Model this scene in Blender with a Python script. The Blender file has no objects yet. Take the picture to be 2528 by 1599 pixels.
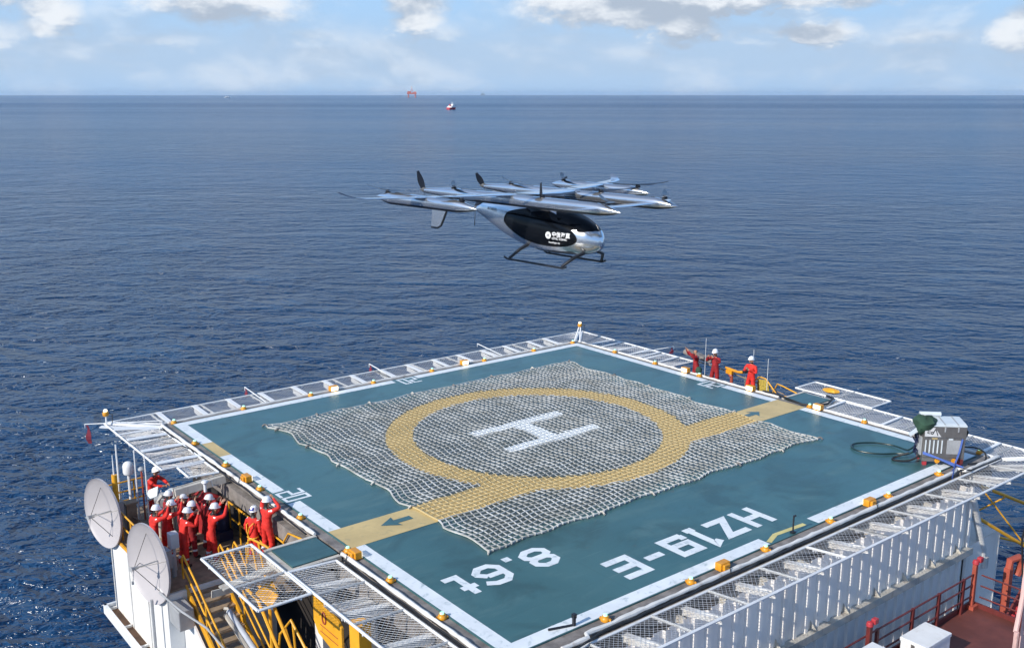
import bpy, bmesh, math, random
from mathutils import Vector, Matrix, Quaternion
R = math.radians
PI = math.pi
random.seed(7)
scene = bpy.context.scene
COL = scene.collection

# ---------------------------------------------------------------- camera
# world frame: x, y along the two sides of the helideck, z up, origin on the deck paint
cd = bpy.data.cameras.new('camera'); cam = bpy.data.objects.new('camera', cd); COL.objects.link(cam)
cam.location = (-23.296, -26.797, 12.5)
cd.sensor_width = 36.0; cd.lens = 35.298
cd.clip_start = 0.3; cd.clip_end = 200000.0
_fw = Vector((math.cos(0.224563) * math.cos(0.901348), math.cos(0.224563) * math.sin(0.901348), -math.sin(0.224563)))
cam.rotation_euler = _fw.to_track_quat('-Z', 'Y').to_euler()
scene.camera = cam

# ---------------------------------------------------------------- sun, exposure
SUN_DIR = Vector((-0.995, -0.07, 0.0)).normalized()          # horizontal direction towards the sun
SUN_EL = R(31)
sd = bpy.data.lights.new('sun', 'SUN'); sun = bpy.data.objects.new('sun', sd); COL.objects.link(sun)
sd.energy = 4.2; sd.angle = R(0.55); sd.color = (1.0, 0.94, 0.85)
_sv = Vector((SUN_DIR.x * math.cos(SUN_EL), SUN_DIR.y * math.cos(SUN_EL), math.sin(SUN_EL)))
sun.rotation_euler = _sv.to_track_quat('Z', 'Y').to_euler()
sun.location = _sv * 60
scene.view_settings.view_transform = 'Standard'
scene.view_settings.look = 'None'
scene.view_settings.exposure = 0.27
scene.view_settings.gamma = 1.0
scene.cycles.max_bounces = 6
scene.cycles.volume_bounces = 0
scene.cycles.use_denoising = True

# ---------------------------------------------------------------- node helper
class NT:
    def __init__(s, tree): s.t = tree; s.n = tree.nodes; s.l = tree.links
    def add(s, typ, **kw):
        nd = s.n.new(typ)
        for k, v in kw.items(): setattr(nd, k, v)
        return nd
    def put(s, sock, v):
        if isinstance(v, bpy.types.NodeSocket): s.l.new(v, sock)
        elif isinstance(v, (tuple, list)) and len(v) == 3 and sock.type == 'RGBA': sock.default_value = (*v, 1)
        else: sock.default_value = v
    def math(s, op, a, b=0.0, c=0.0, clamp=False):
        nd = s.add('ShaderNodeMath', operation=op); nd.use_clamp = clamp
        s.put(nd.inputs[0], a); s.put(nd.inputs[1], b); s.put(nd.inputs[2], c)
        return nd.outputs[0]
    def mix(s, f, a, b):
        nd = s.add('ShaderNodeMix', data_type='RGBA'); s.put(nd.inputs[0], f); s.put(nd.inputs[6], a); s.put(nd.inputs[7], b)
        return nd.outputs[2]
    def noise(s, vec, scale, detail=4.0, rough=0.55, dist=0.0):
        nd = s.add('ShaderNodeTexNoise')
        if vec is not None: s.l.new(vec, nd.inputs['Vector'])
        nd.inputs['Scale'].default_value = scale; nd.inputs['Detail'].default_value = detail
        nd.inputs['Roughness'].default_value = rough; nd.inputs['Distortion'].default_value = dist
        return nd.outputs[0]
    def mapping(s, vec, loc=(0, 0, 0), rot=(0, 0, 0), sc=(1, 1, 1)):
        nd = s.add('ShaderNodeMapping'); s.l.new(vec, nd.inputs[0])
        nd.inputs[1].default_value = loc; nd.inputs[2].default_value = rot; nd.inputs[3].default_value = sc
        return nd.outputs[0]
    def step(s, v, a, b):
        nd = s.add('ShaderNodeMapRange'); nd.interpolation_type = 'SMOOTHSTEP'
        s.put(nd.inputs[0], v); nd.inputs[1].default_value = a; nd.inputs[2].default_value = b
        return nd.outputs[0]
    def sep(s, v):
        nd = s.add('ShaderNodeSeparateXYZ'); s.l.new(v, nd.inputs[0]); return nd.outputs
    def comb(s, x, y, z):
        nd = s.add('ShaderNodeCombineXYZ'); s.put(nd.inputs[0], x); s.put(nd.inputs[1], y); s.put(nd.inputs[2], z); return nd.outputs[0]

# ---------------------------------------------------------------- world: Nishita sky with low cumulus
world = bpy.data.worlds.new('World'); scene.world = world; world.use_nodes = True
w = NT(world.node_tree); w.n.clear()
sky = w.add('ShaderNodeTexSky', sky_type='NISHITA')
sky.sun_disc = False; sky.sun_elevation = SUN_EL
sky.sun_rotation = math.atan2(SUN_DIR.x, SUN_DIR.y)
sky.air_density = 1.0; sky.dust_density = 0.6; sky.ozone_density = 2.2; sky.altitude = 0
SKY_S = 0.145
geo = w.add('ShaderNodeTexCoord')
dirv = geo.outputs['Generated']
sx, sy, sz = w.sep(dirv)
YAW = 0.901348
# direction relative to the bearing of the far horizon: a = bearing to the right, e = elevation
fwd = w.math('ADD', w.math('MULTIPLY', sx, math.cos(YAW)), w.math('MULTIPLY', sy, math.sin(YAW)))
rgt = w.math('SUBTRACT', w.math('MULTIPLY', sx, math.sin(YAW)), w.math('MULTIPLY', sy, math.cos(YAW)))
az = w.math('ARCTAN2', rgt, fwd)
el = w.math('ARCSINE', sz)
pv = w.comb(w.math('MULTIPLY', az, 1.0), w.math('MULTIPLY', el, 2.1), 0.0)
n1 = w.noise(pv, 9.0, 7.0, 0.56, 0.25)
n2 = w.noise(pv, 30.0, 5.0, 0.6, 0.2)
pvw = w.comb(w.math('ADD', az, w.math('MULTIPLY', w.math('SUBTRACT', n1, 0.5), 0.10)),
             w.math('ADD', el, w.math('MULTIPLY', w.math('SUBTRACT', n2, 0.5), 0.030)), 0.0)
wx, wy, wz = w.sep(pvw)
def blob(a0, e0, ra, re, amp, up=0.0):
    u = w.math('DIVIDE', w.math('SUBTRACT', wx, R(a0)), R(ra))
    v = w.math('DIVIDE', w.math('SUBTRACT', wy, R(e0 - up)), R(re))
    d = w.math('ADD', w.math('MULTIPLY', u, u), w.math('MULTIPLY', v, v))
    return w.math('MULTIPLY', w.math('SUBTRACT', 1.0, d, clamp=True), amp)
BLOBS = [(-15.2, 5.0, 5.6, 1.9, 1.15), (-5.6, 5.0, 2.6, 2.0, 1.1), (-4.9, 3.4, 3.0, 0.9, 0.6), (6.5, 5.1, 7.5, 2.1, 1.6), (14.5, 5.5, 10.0, 1.5, 1.3), (-27.2, 5.2, 4.4, 1.7, 1.0),
         (-23.4, 3.9, 2.4, 1.3, 0.95), (9.1, 3.3, 2.1, 1.1, 0.95), (16.7, 3.1, 2.6, 1.0, 0.9), (26.0, 3.2, 1.9, 1.9, 1.0), (-10.5, 3.0, 3.0, 0.7, 0.5), (21.8, 2.9, 3.5, 0.8, 0.55), (-18.5, 2.8, 3.4, 0.7, 0.5), (-26.0, 3.0, 2.6, 0.8, 0.55), (13.0, 3.2, 5.0, 0.7, 0.5)]
tot = None
for b in BLOBS:
    o = blob(*b); tot = o if tot is None else w.math('ADD', tot, o)
upper = w.step(el, R(6.0), R(16.0))
n_big = w.noise(w.mapping(dirv, sc=(1, 1, 2.2)), 3.3, 7.0, 0.58, 0.2)
c_low = w.step(w.math('ADD', w.math('MULTIPLY', tot, w.math('ADD', 0.35, w.math('MULTIPLY', n2, 1.15))), w.math('MULTIPLY', w.math('SUBTRACT', n1, 0.5), 0.70)), 0.02, 0.95)
c_up = w.math('MULTIPLY', w.step(n_big, 0.57, 0.70), upper)
thin = w.math('MULTIPLY', w.step(n1, 0.40, 0.72), 0.52)
low_only = w.math('SUBTRACT', 1.0, w.step(el, R(6.0), R(9.0)))
cov = w.math('MAXIMUM', w.math('MULTIPLY', w.math('MAXIMUM', c_low, thin), low_only), c_up)
shade = w.noise(w.mapping(pv, loc=(0.0, 0.035, 0)), 9.0, 7.0, 0.56, 0.25)
tup = None
for b in BLOBS:
    o = blob(*b, 0.75); tup = o if tup is None else w.math('ADD', tup, o)
base_dark = w.math('MULTIPLY', w.math('SUBTRACT', tup, tot, clamp=True), 0.22)
lit = w.step(w.math('ADD', w.math('MULTIPLY', base_dark, -1.0), w.math('ADD', w.math('SUBTRACT', n1, shade), w.math('MULTIPLY', w.math('SUBTRACT', n2, 0.5), 0.35))), -0.16, 0.12)
ccol = w.mix(lit, (0.38, 0.45, 0.55), (0.72, 0.76, 0.81))
skyc = w.add('ShaderNodeMix', data_type='RGBA', blend_type='MULTIPLY'); skyc.inputs[0].default_value = 1.0
w.l.new(sky.outputs[0], skyc.inputs[6]); skyc.inputs[7].default_value = (SKY_S, SKY_S, SKY_S, 1)
hz = w.mix(w.step(el, R(2.2), R(5.0)), w.mix(w.step(el, R(-0.2), R(1.6)), (0.38, 0.55, 0.77), (0.39, 0.53, 0.71)), (0.35, 0.55, 0.80))
midsky = w.mix(w.step(el, R(5.0), R(13.0)), hz, (0.22, 0.47, 0.92))
lowsky = w.mix(w.step(el, R(14.0), R(48.0)), midsky, skyc.outputs[2])
final = w.mix(cov, lowsky, ccol)
bg = w.add('ShaderNodeBackground'); w.l.new(final, bg.inputs[0]); bg.inputs[1].default_value = 1.0
wo = w.add('ShaderNodeOutputWorld'); w.l.new(bg.outputs[0], wo.inputs[0])

# ---------------------------------------------------------------- materials
def mat(name, col, rough=0.5, metal=0.0, var=0.12, vscale=1.2, bump=0.0, bscale=20.0, dirt=None, dirt_amt=0.35, dirt_scale=0.8, emis=None, estr=0.0, spec=0.5, coat=0.0):
    m = bpy.data.materials.new(name); m.use_nodes = True
    t = NT(m.node_tree); b = t.n['Principled BSDF']
    tc = t.add('ShaderNodeTexCoord').outputs['Object']
    c = col
    if var > 0:
        nz = t.noise(tc, vscale, 5.0, 0.6)
        c = t.mix(t.step(nz, 0.3, 0.7), tuple(min(1, x * (1 - var)) for x in col), tuple(min(1, x * (1 + var)) for x in col))
    if dirt:
        nz = t.noise(t.mapping(tc, sc=(1, 1, 0.25)), dirt_scale * 4, 6.0, 0.65, 0.4)
        c = t.mix(t.math('MULTIPLY', t.step(nz, 0.52, 0.75), dirt_amt), c, dirt)
    t.put(b.inputs['Base Color'], c)
    b.inputs['Roughness'].default_value = rough; b.inputs['Metallic'].default_value = metal
    b.inputs['Specular IOR Level'].default_value = spec; b.inputs['Coat Weight'].default_value = coat
    if bump > 0:
        bp = t.add('ShaderNodeBump'); bp.inputs['Strength'].default_value = bump; bp.inputs['Distance'].default_value = 0.02
        t.l.new(t.noise(tc, bscale, 4.0), bp.inputs['Height']); t.l.new(bp.outputs[0], b.inputs['Normal'])
    if emis:
        b.inputs['Emission Color'].default_value = (*emis, 1); b.inputs['Emission Strength'].default_value = estr
    return m

RUST = (0.17, 0.075, 0.03)
M = {}
M['white'] = mat('white_paint', (0.72, 0.73, 0.73), 0.45, var=0.06, dirt=(0.42, 0.36, 0.28), dirt_amt=0.3)
M['white_rust'] = mat('white_steel_rusty', (0.66, 0.65, 0.62), 0.5, var=0.1, dirt=RUST, dirt_amt=0.45, dirt_scale=0.5)
M['clad'] = mat('grey_white_cladding', (0.84, 0.79, 0.73), 0.55, var=0.04, vscale=0.5, dirt=(0.40, 0.33, 0.26), dirt_amt=0.35, dirt_scale=0.35)
M['beam'] = mat('weathered_cream_steel', (0.50, 0.47, 0.41), 0.6, var=0.15, dirt=RUST, dirt_amt=0.55, dirt_scale=1.2)
M['yellow'] = mat('yellow_paint', (0.72, 0.35, 0.02), 0.45, var=0.12, dirt=RUST, dirt_amt=0.4, dirt_scale=1.5)
M['lampyel'] = mat('lamp_yellow', (0.66, 0.28, 0.015), 0.4, var=0.15, vscale=6)
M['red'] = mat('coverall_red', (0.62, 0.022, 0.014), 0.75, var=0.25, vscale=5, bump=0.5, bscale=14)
M['dark_shaded_red'] = mat('coverall_dark_shaded_red', (0.28, 0.010, 0.014), 0.75, var=0.25, vscale=5, bump=0.5, bscale=14)  # darker copy of the coverall red; paints shade onto crew in the pit
M['skin'] = mat('skin', (0.42, 0.22, 0.14), 0.55, var=0.08)
M['hat'] = mat('helmet_white', (0.84, 0.84, 0.84), 0.3, var=0.03)
M['blue'] = mat('blue_mark', (0.02, 0.05, 0.36), 0.5)
M['boot'] = mat('boot_black', (0.02, 0.018, 0.016), 0.5)
M['reflect'] = mat('reflective_tape', (0.72, 0.72, 0.70), 0.35)
M['hair'] = mat('hair_black', (0.012, 0.01, 0.009), 0.5)
M['black'] = mat('black_rubber', (0.012, 0.012, 0.013), 0.5, var=0.1)
M['shadevoid'] = mat('underdeck_shade_steel', (0.018, 0.014, 0.012), 0.8, var=0.3)  # near-black base colour stands in for the shade under the deck
M['grate'] = mat('brown_grating', (0.25, 0.19, 0.13), 0.7, var=0.3, vscale=3, dirt=(0.32, 0.26, 0.18), dirt_amt=0.5)
M['gutter'] = mat('grey_gutter_grating', (0.20, 0.18, 0.165), 0.7, var=0.3, vscale=2.5, bump=0.6, bscale=30, dirt=(0.09, 0.07, 0.055), dirt_amt=0.6)
M['wire'] = mat('galvanised_wire', (0.62, 0.62, 0.62), 0.45, 0.2, var=0.1)
M['grey'] = mat('grey_paint', (0.33, 0.34, 0.35), 0.5, var=0.12, vscale=2)
M['navy'] = mat('navy_drum', (0.012, 0.018, 0.06), 0.5, var=0.1)
M['wallwhite'] = mat('white_wall_rust_runs', (0.74, 0.74, 0.72), 0.5, var=0.05, dirt=(0.45, 0.27, 0.13), dirt_amt=0.5, dirt_scale=0.35)
M['dish'] = mat('dish_grey', (0.43, 0.405, 0.41), 0.5, var=0.05, vscale=0.8, dirt=(0.40, 0.37, 0.36), dirt_amt=0.4, dirt_scale=0.4)
M['steel'] = mat('brushed_steel', (0.22, 0.21, 0.20), 0.38, 0.6, var=0.12, vscale=3, dirt=(0.2, 0.19, 0.17), dirt_amt=0.4)
M['lidwhite'] = mat('pale_lid', (0.56, 0.61, 0.63), 0.35, var=0.06, vscale=2)
M['tarp'] = mat('green_canvas', (0.024, 0.062, 0.038), 0.85, var=0.25, vscale=3, bump=0.8, bscale=6)
M['strap'] = mat('blue_strap', (0.075, 0.14, 0.42), 0.7, var=0.12, vscale=6)
M['hose'] = mat('dark_green_hose', (0.010, 0.030, 0.028), 0.4)
M['reddeck'] = mat('red_brown_deck', (0.135, 0.040, 0.030), 0.55, var=0.25, vscale=1.0, dirt=(0.09, 0.035, 0.03), dirt_amt=0.6)
M['redrail'] = mat('dark_red_rail', (0.12, 0.018, 0.016), 0.55, var=0.2, vscale=3, dirt=(0.07, 0.03, 0.03), dirt_amt=0.5)
M['redlamp'] = mat('red_fitting', (0.40, 0.035, 0.045), 0.5, var=0.12)
M['orange'] = mat('orange_red_steel', (0.36, 0.075, 0.045), 0.5, var=0.2, dirt=RUST, dirt_amt=0.6)
M['pinkpost'] = mat('faded_pink_steel', (0.62, 0.40, 0.36), 0.55, var=0.15, dirt=RUST, dirt_amt=0.7, dirt_scale=1.2)
M['maroon'] = mat('maroon_flag', (0.20, 0.025, 0.045), 0.8, var=0.15)
M['silver'] = mat('silver_metallic_paint', (0.66, 0.68, 0.71), 0.20, 0.90, var=0.03, coat=0.3)
M['glass'] = mat('black_glass', (0.004, 0.005, 0.007), 0.12, var=0.0, spec=0.22)
M['carbon'] = mat('carbon_black', (0.014, 0.016, 0.022), 0.35, var=0.1)
M['decal'] = mat('white_decal', (0.85, 0.86, 0.87), 0.4, var=0.0)
M['decalgrey'] = mat('dark_decal', (0.05, 0.055, 0.065), 0.4, var=0.0)
M['blade'] = mat('rotor_blade_dark', (0.020, 0.026, 0.042), 0.35, var=0.1)
M['lens'] = mat('lamp_lens_lit', (0.35, 0.75, 0.5), 0.2, emis=(0.45, 1.0, 0.70), estr=0.7)
M['flood'] = mat('flood_face_lit', (0.9, 0.85, 0.7), 0.3, emis=(1.0, 0.86, 0.58), estr=2.2)
M['marktext'] = mat('white_marking_paint', (0.70, 0.74, 0.76), 0.5, var=0.07, vscale=1.5, dirt=(0.24, 0.33, 0.34), dirt_amt=0.75, dirt_scale=0.9)
M['markyel'] = mat('yellow_marking_paint', (0.55, 0.41, 0.175), 0.5, var=0.10, vscale=1.2, dirt=(0.26, 0.23, 0.13), dirt_amt=0.6, dirt_scale=0.6)
M['shiphull'] = mat('red_hull', (0.45, 0.03, 0.05), 0.5)
M['rig'] = mat('rig_orange', (0.50, 0.13, 0.08), 0.6, var=0.2, vscale=0.05)
M['riggrey'] = mat('rig_grey', (0.16, 0.19, 0.21), 0.6)

# helideck paint: teal green, darker and greyer where the rope net lies
def deck_material(name='deck_green_paint', worn=0.85):
    m = bpy.data.materials.new(name); m.use_nodes = True
    t = NT(m.node_tree); b = t.n['Principled BSDF']
    tc = t.add('ShaderNodeTexCoord').outputs['Object']
    x, y, z = t.sep(tc)
    n1 = t.noise(tc, 0.22, 6.0, 0.6, 0.6); n2 = t.noise(t.mapping(tc, rot=(0, 0, 0.5), sc=(0.5, 1.6, 1)), 0.9, 6.0, 0.62, 0.5); n3 = t.noise(tc, 9.0, 4.0, 0.6)
    c = t.mix(t.step(n1, 0.3, 0.72), (0.036, 0.106, 0.112), (0.050, 0.134, 0.140))
    c = t.mix(t.math('MULTIPLY', t.step(n2, 0.48, 0.75), 0.7), c, (0.088, 0.172, 0.172))
    n4 = t.noise(t.mapping(tc, loc=(3, 7, 0)), 0.45, 7.0, 0.65, 0.8)
    c = t.mix(t.math('MULTIPLY', t.step(n4, 0.47, 0.66), 0.7), c, (0.026, 0.070, 0.070))
    sc_ = t.noise(t.mapping(tc, rot=(0, 0, 0.9), sc=(0.12, 3.0, 1)), 2.2, 3.0, 0.5)
    c = t.mix(t.math('MULTIPLY', t.step(sc_, 0.62, 0.72), 0.35), c, (0.12, 0.20, 0.20))
    c = t.mix(t.math('MULTIPLY', t.step(n3, 0.5, 0.8), 0.18), c, (0.045, 0.080, 0.082))
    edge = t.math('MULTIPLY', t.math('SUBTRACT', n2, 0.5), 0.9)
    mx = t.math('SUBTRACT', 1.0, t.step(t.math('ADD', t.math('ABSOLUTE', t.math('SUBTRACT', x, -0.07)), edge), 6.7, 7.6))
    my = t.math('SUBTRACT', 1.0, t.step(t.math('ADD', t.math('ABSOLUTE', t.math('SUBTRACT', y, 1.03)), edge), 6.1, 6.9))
    c = t.mix(t.math('MULTIPLY', t.math('MULTIPLY', mx, my), worn), c, (0.050, 0.062, 0.062))  # darker, greyer rectangle under the net; worn sets its strength
    seam2 = t.math('LESS_THAN', t.math('PINGPONG', x, 3.05), 0.011)
    c = t.mix(t.math('MULTIPLY', t.math('MAXIMUM', seam2, t.math('LESS_THAN', t.math('PINGPONG', y, 1.525), 0.010)), 0.30), c, (0.030, 0.065, 0.068))
    rs = t.noise(t.mapping(tc, loc=(11, 2, 0)), 1.1, 8.0, 0.7, 0.3)
    c = t.mix(t.math('MULTIPLY', t.step(rs, 0.62, 0.74), 0.55), c, (0.11, 0.085, 0.06))
    t.put(b.inputs['Base Color'], c)
    t.put(b.inputs['Roughness'], t.math('ADD', 0.20, t.math('MULTIPLY', n2, 0.30)))
    bp = t.add('ShaderNodeBump'); bp.inputs['Strength'].default_value = 0.25; bp.inputs['Distance'].default_value = 0.01
    t.l.new(t.noise(tc, 60, 3.0), bp.inputs['Height']); t.l.new(bp.outputs[0], b.inputs['Normal'])
    return m
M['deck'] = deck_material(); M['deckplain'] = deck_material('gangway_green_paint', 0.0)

# rope of the landing net: off-white, painted yellow where the aiming circle and walkways cross it, whiter on the H
def rope_material():
    m = bpy.data.materials.new('landing_net_rope'); m.use_nodes = True
    t = NT(m.node_tree); b = t.n['Principled BSDF']
    tc = t.add('ShaderNodeTexCoord').outputs['Object']
    nz = t.noise(tc, 1.4, 4.0); fine = t.noise(tc, 5.0, 3.0)
    x, y, z = t.sep(tc)
    jx = t.math('MULTIPLY', t.math('SUBTRACT', fine, 0.5), 0.25)
    c = t.mix(t.step(nz, 0.3, 0.7), (0.36, 0.355, 0.32), (0.60, 0.60, 0.57))
    yc = t.math('SUBTRACT', y, 1.08)
    r = t.math('ADD', t.math('SQRT', t.math('ADD', t.math('MULTIPLY', x, x), t.math('MULTIPLY', yc, yc))), jx)
    ring = t.math('MULTIPLY', t.math('GREATER_THAN', r, 4.72), t.math('LESS_THAN', r, 5.74))
    band = t.math('MULTIPLY', t.math('MULTIPLY', t.math('GREATER_THAN', y, -3.4), t.math('LESS_THAN', y, -2.0)), t.math('GREATER_THAN', r, 5.0))
    c = t.mix(t.math('MAXIMUM', ring, band), c, (0.52, 0.41, 0.21))
    ax = t.math('ABSOLUTE', x)
    inx = t.math('LESS_THAN', ax, 2.2)
    dy = t.math('ABSOLUTE', t.math('SUBTRACT', y, 1.2))
    bars = t.math('MULTIPLY', inx, t.math('MULTIPLY', t.math('GREATER_THAN', dy, 0.80), t.math('LESS_THAN', dy, 1.32)))
    cross = t.math('MULTIPLY', t.math('LESS_THAN', ax, 0.38), t.math('LESS_THAN', dy, 0.9))
    c = t.mix(t.math('MAXIMUM', bars, cross), c, (0.66, 0.68, 0.68))
    t.put(b.inputs['Base Color'], c); b.inputs['Roughness'].default_value = 0.85
    return m
M['rope'] = rope_material()

def sea_material():
    m = bpy.data.materials.new('sea_water'); m.use_nodes = True
    t = NT(m.node_tree); b = t.n['Principled BSDF']
    pos = t.add('ShaderNodeNewGeometry').outputs['Position']
    rot = t.mapping(pos, rot=(0, 0, -YAW + 0.12))                    # x' runs along the wind, away from the platform
    a1 = t.noise(t.mapping(rot, sc=(1.0, 0.50, 1)), 1 / 11.0, 3.0, 0.5, 0.5)
    a2 = t.noise(t.mapping(rot, rot=(0, 0, 0.35), sc=(1.0, 0.55, 1)), 1 / 3.8, 3.0, 0.55, 0.6)
    a3 = t.noise(t.mapping(rot, rot=(0, 0, -0.25), sc=(1.0, 0.7, 1)), 1 / 1.35, 3.0, 0.6, 0.4)
    gust = t.noise(t.mapping(rot, sc=(1.0, 0.16, 1)), 1 / 330.0, 5.0, 0.6, 0.3)
    big = t.noise(t.mapping(rot, sc=(1.0, 0.10, 1)), 1 / 2600.0, 4.0, 0.6, 0.2)
    pat = t.noise(t.mapping(rot, rot=(0, 0, 0.3), sc=(1.0, 0.35, 1)), 1 / 85.0, 4.0, 0.6, 0.5)
    a0 = t.noise(t.mapping(rot, rot=(0, 0, -0.15), sc=(1.0, 0.35, 1)), 1 / 30.0, 2.0, 0.5, 0.3)
    g = t.math('ADD', 0.42, t.math('MULTIPLY', t.math('ADD', t.math('ADD', gust, big), pat), 0.66))
    h = t.math('ADD', t.math('MULTIPLY', a1, 1.55), t.math('ADD', t.math('MULTIPLY', a2, 0.95), t.math('MULTIPLY', a3, 0.34)))
    h = t.math('ADD', t.math('MULTIPLY', h, g), t.math('MULTIPLY', a0, 1.6))
    bp = t.add('ShaderNodeBump'); bp.inputs['Strength'].default_value = 1.0; bp.inputs['Distance'].default_value = SEA_BUMP
    t.l.new(h, bp.inputs['Height']); t.l.new(bp.outputs[0], b.inputs['Normal'])
    c = t.mix(t.step(gust, 0.35, 0.7), (0.004, 0.027, 0.080), (0.010, 0.052, 0.132))
    c = t.mix(t.step(a1, 0.5, 0.8), c, (0.012, 0.056, 0.135))
    wc = t.noise(t.mapping(rot, sc=(1.0, 0.45, 1)), 1 / 2.4, 6.0, 0.72, 0.3); wc2 = t.noise(t.mapping(rot, loc=(50, 9, 0)), 1 / 38.0, 3.0)
    foam = t.math('MULTIPLY', t.step(wc, 0.75, 0.80), t.step(wc2, 0.56, 0.66))
    c = t.mix(t.math('MULTIPLY', foam, 0.7), c, (0.60, 0.65, 0.70))
    t.put(b.inputs['Base Color'], c)
    t.put(b.inputs['Roughness'], t.math('ADD', 0.13, t.math('MULTIPLY', t.step(t.math('ADD', t.math('MULTIPLY', big, .7), t.math('MULTIPLY', gust, .3)), 0.36, 0.64), 0.12)))
    b.inputs['IOR'].default_value = 1.333; b.inputs['Specular IOR Level'].default_value = 0.45
    return m
SEA_BUMP = 3.2
M['sea'] = sea_material()

# ---------------------------------------------------------------- mesh helper
ORG = {}                                  # base point of each thing and part
def setp(o, label=None, cat=None, group=None, kind=None):
    if label: o['label'] = label
    if cat: o['category'] = cat
    if group: o['group'] = group
    if kind: o['kind'] = kind
    return o
def thing(name, loc, label, cat, group=None):
    o = bpy.data.objects.new(name, None); COL.objects.link(o); o.location = loc; o.empty_display_size = 0.3
    ORG[o.name] = Vector(loc)
    return setp(o, label, cat, group)

class MB:
    def __init__(s): s.v = []; s.f = []; s.mi = []; s.cur = 0
    def add(s, vs, fs):
        k = len(s.v); s.v.extend([Vector(p) for p in vs]); s.f.extend([[i + k for i in f] for f in fs]); s.mi.extend([s.cur] * len(fs)); return s
    def box(s, x0, x1, y0, y1, z0, z1):
        return s.add([(x0, y0, z0), (x1, y0, z0), (x1, y1, z0), (x0, y1, z0), (x0, y0, z1), (x1, y0, z1), (x1, y1, z1), (x0, y1, z1)],
                     [(0, 3, 2, 1), (4, 5, 6, 7), (0, 1, 5, 4), (1, 2, 6, 5), (2, 3, 7, 6), (3, 0, 4, 7)])
    def obox(s, c, ax, ay, az):            # oriented box: centre and three half-axis vectors
        c, ax, ay, az = Vector(c), Vector(ax), Vector(ay), Vector(az)
        p = [c + ax * i + ay * j + az * k for k in (-1, 1) for (i, j) in ((-1, -1), (1, -1), (1, 1), (-1, 1))]
        return s.add(p, [(0, 3, 2, 1), (4, 5, 6, 7), (0, 1, 5, 4), (1, 2, 6, 5), (2, 3, 7, 6), (3, 0, 4, 7)])
    def bar(s, p, q, wd, ht, up=(0, 0, 1)):
        p, q = Vector(p), Vector(q); d = (q - p); L = d.length / 2; d.normalize()
        u = Vector(up); sd = d.cross(u)
        if sd.length < 1e-4: sd = d.cross(Vector((1, 0, 0)))
        sd.normalize(); u = sd.cross(d)
        return s.obox((p + q) / 2, d * L, sd * wd / 2, u * ht / 2)
    def tube(s, path, r, n=8, cap=True, closed=False):
        P = [Vector(p) for p in path]; N = len(P); k = len(s.v)
        rad = r if isinstance(r, (list, tuple)) else [r] * N
        prev = None
        for i in range(N):
            if closed: d = P[(i + 1) % N] - P[i - 1]
            else: d = P[min(i + 1, N - 1)] - P[max(i - 1, 0)]
            if d.length < 1e-9: d = Vector((0, 0, 1))
            d.normalize()
            if prev is None:
                a = d.orthogonal().normalized()
            else:
                a = prev - d * prev.dot(d)
                a = a.normalized() if a.length > 1e-6 else d.orthogonal().normalized()
            prev = a; bb = d.cross(a)
            for j in range(n):
                th = 2 * PI * j / n
                s.v.append(P[i] + (a * math.cos(th) + bb * math.sin(th)) * rad[i])
        nf = 0
        rng = range(N) if closed else range(N - 1)
        for i in rng:
            i2 = (i + 1) % N
            for j in range(n):
                s.f.append([k + i * n + j, k + i * n + (j + 1) % n, k + i2 * n + (j + 1) % n, k + i2 * n + j]); nf += 1
        if cap and not closed and n > 2:
            s.f.append([k + j for j in range(n)][::-1]); s.f.append([k + (N - 1) * n + j for j in range(n)]); nf += 2
        s.mi.extend([s.cur] * nf); return s
    def loft(s, rings, cap=True, closed=True):
        k = len(s.v); n = len(rings[0]); nf = 0
        for r in rings: s.v.extend([Vector(p) for p in r])
        for i in range(len(rings) - 1):
            for j in range(n if closed else n - 1):
                s.f.append([k + i * n + j, k + i * n + (j + 1) % n, k + (i + 1) * n + (j + 1) % n, k + (i + 1) * n + j]); nf += 1
        if cap: s.f.append([k + j for j in range(n)][::-1]); s.f.append([k + (len(rings) - 1) * n + j for j in range(n)]); nf += 2
        s.mi.extend([s.cur] * nf); return s
    def lathe(s, prof, n=16, c=(0, 0, 0), mtx=None):   # prof: (r, z)
        rings = []
        for (r, z) in prof:
            ring = [Vector((r * math.cos(2 * PI * j / n), r * math.sin(2 * PI * j / n), z)) for j in range(n)]
            if mtx is not None: ring = [mtx @ p for p in ring]
            rings.append([p + Vector(c) for p in ring])
        return s.loft(rings)
    def poly(s, pts): return s.add(pts, [list(range(len(pts)))])
    def prism(s, pts, d):                   # extrude a planar polygon by vector d
        n = len(pts); d = Vector(d); P = [Vector(p) for p in pts]
        return s.add(P + [p + d for p in P], [list(range(n))[::-1], list(range(n, 2 * n))] + [[i, (i + 1) % n, n + (i + 1) % n, n + i] for i in range(n)])
    def stroke(s, path, wd, z, closed=False):   # flat mitred stroke in the xy plane
        P = [Vector((p[0], p[1], 0)) for p in path]; N = len(P); L = []; Rr = []
        for i in range(N):
            a = P[i] - P[i - 1] if (closed or i > 0) else None
            b = P[(i + 1) % N] - P[i] if (closed or i < N - 1) else None
            if a is None: a = b
            if b is None: b = a
            na = Vector((-a.y, a.x, 0)).normalized(); nb = Vector((-b.y, b.x, 0)).normalized()
            mm = (na + nb).normalized(); k = wd / 2 / max(0.35, mm.dot(na))
            L.append(P[i] + mm * k); Rr.append(P[i] - mm * k)
        vs = [(p.x, p.y, z) for p in L + Rr]; fs = []
        for i in range(N if closed else N - 1):
            j = (i + 1) % N
            fs.append([i, N + i, N + j, j])
        return s.add(vs, fs)
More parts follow.
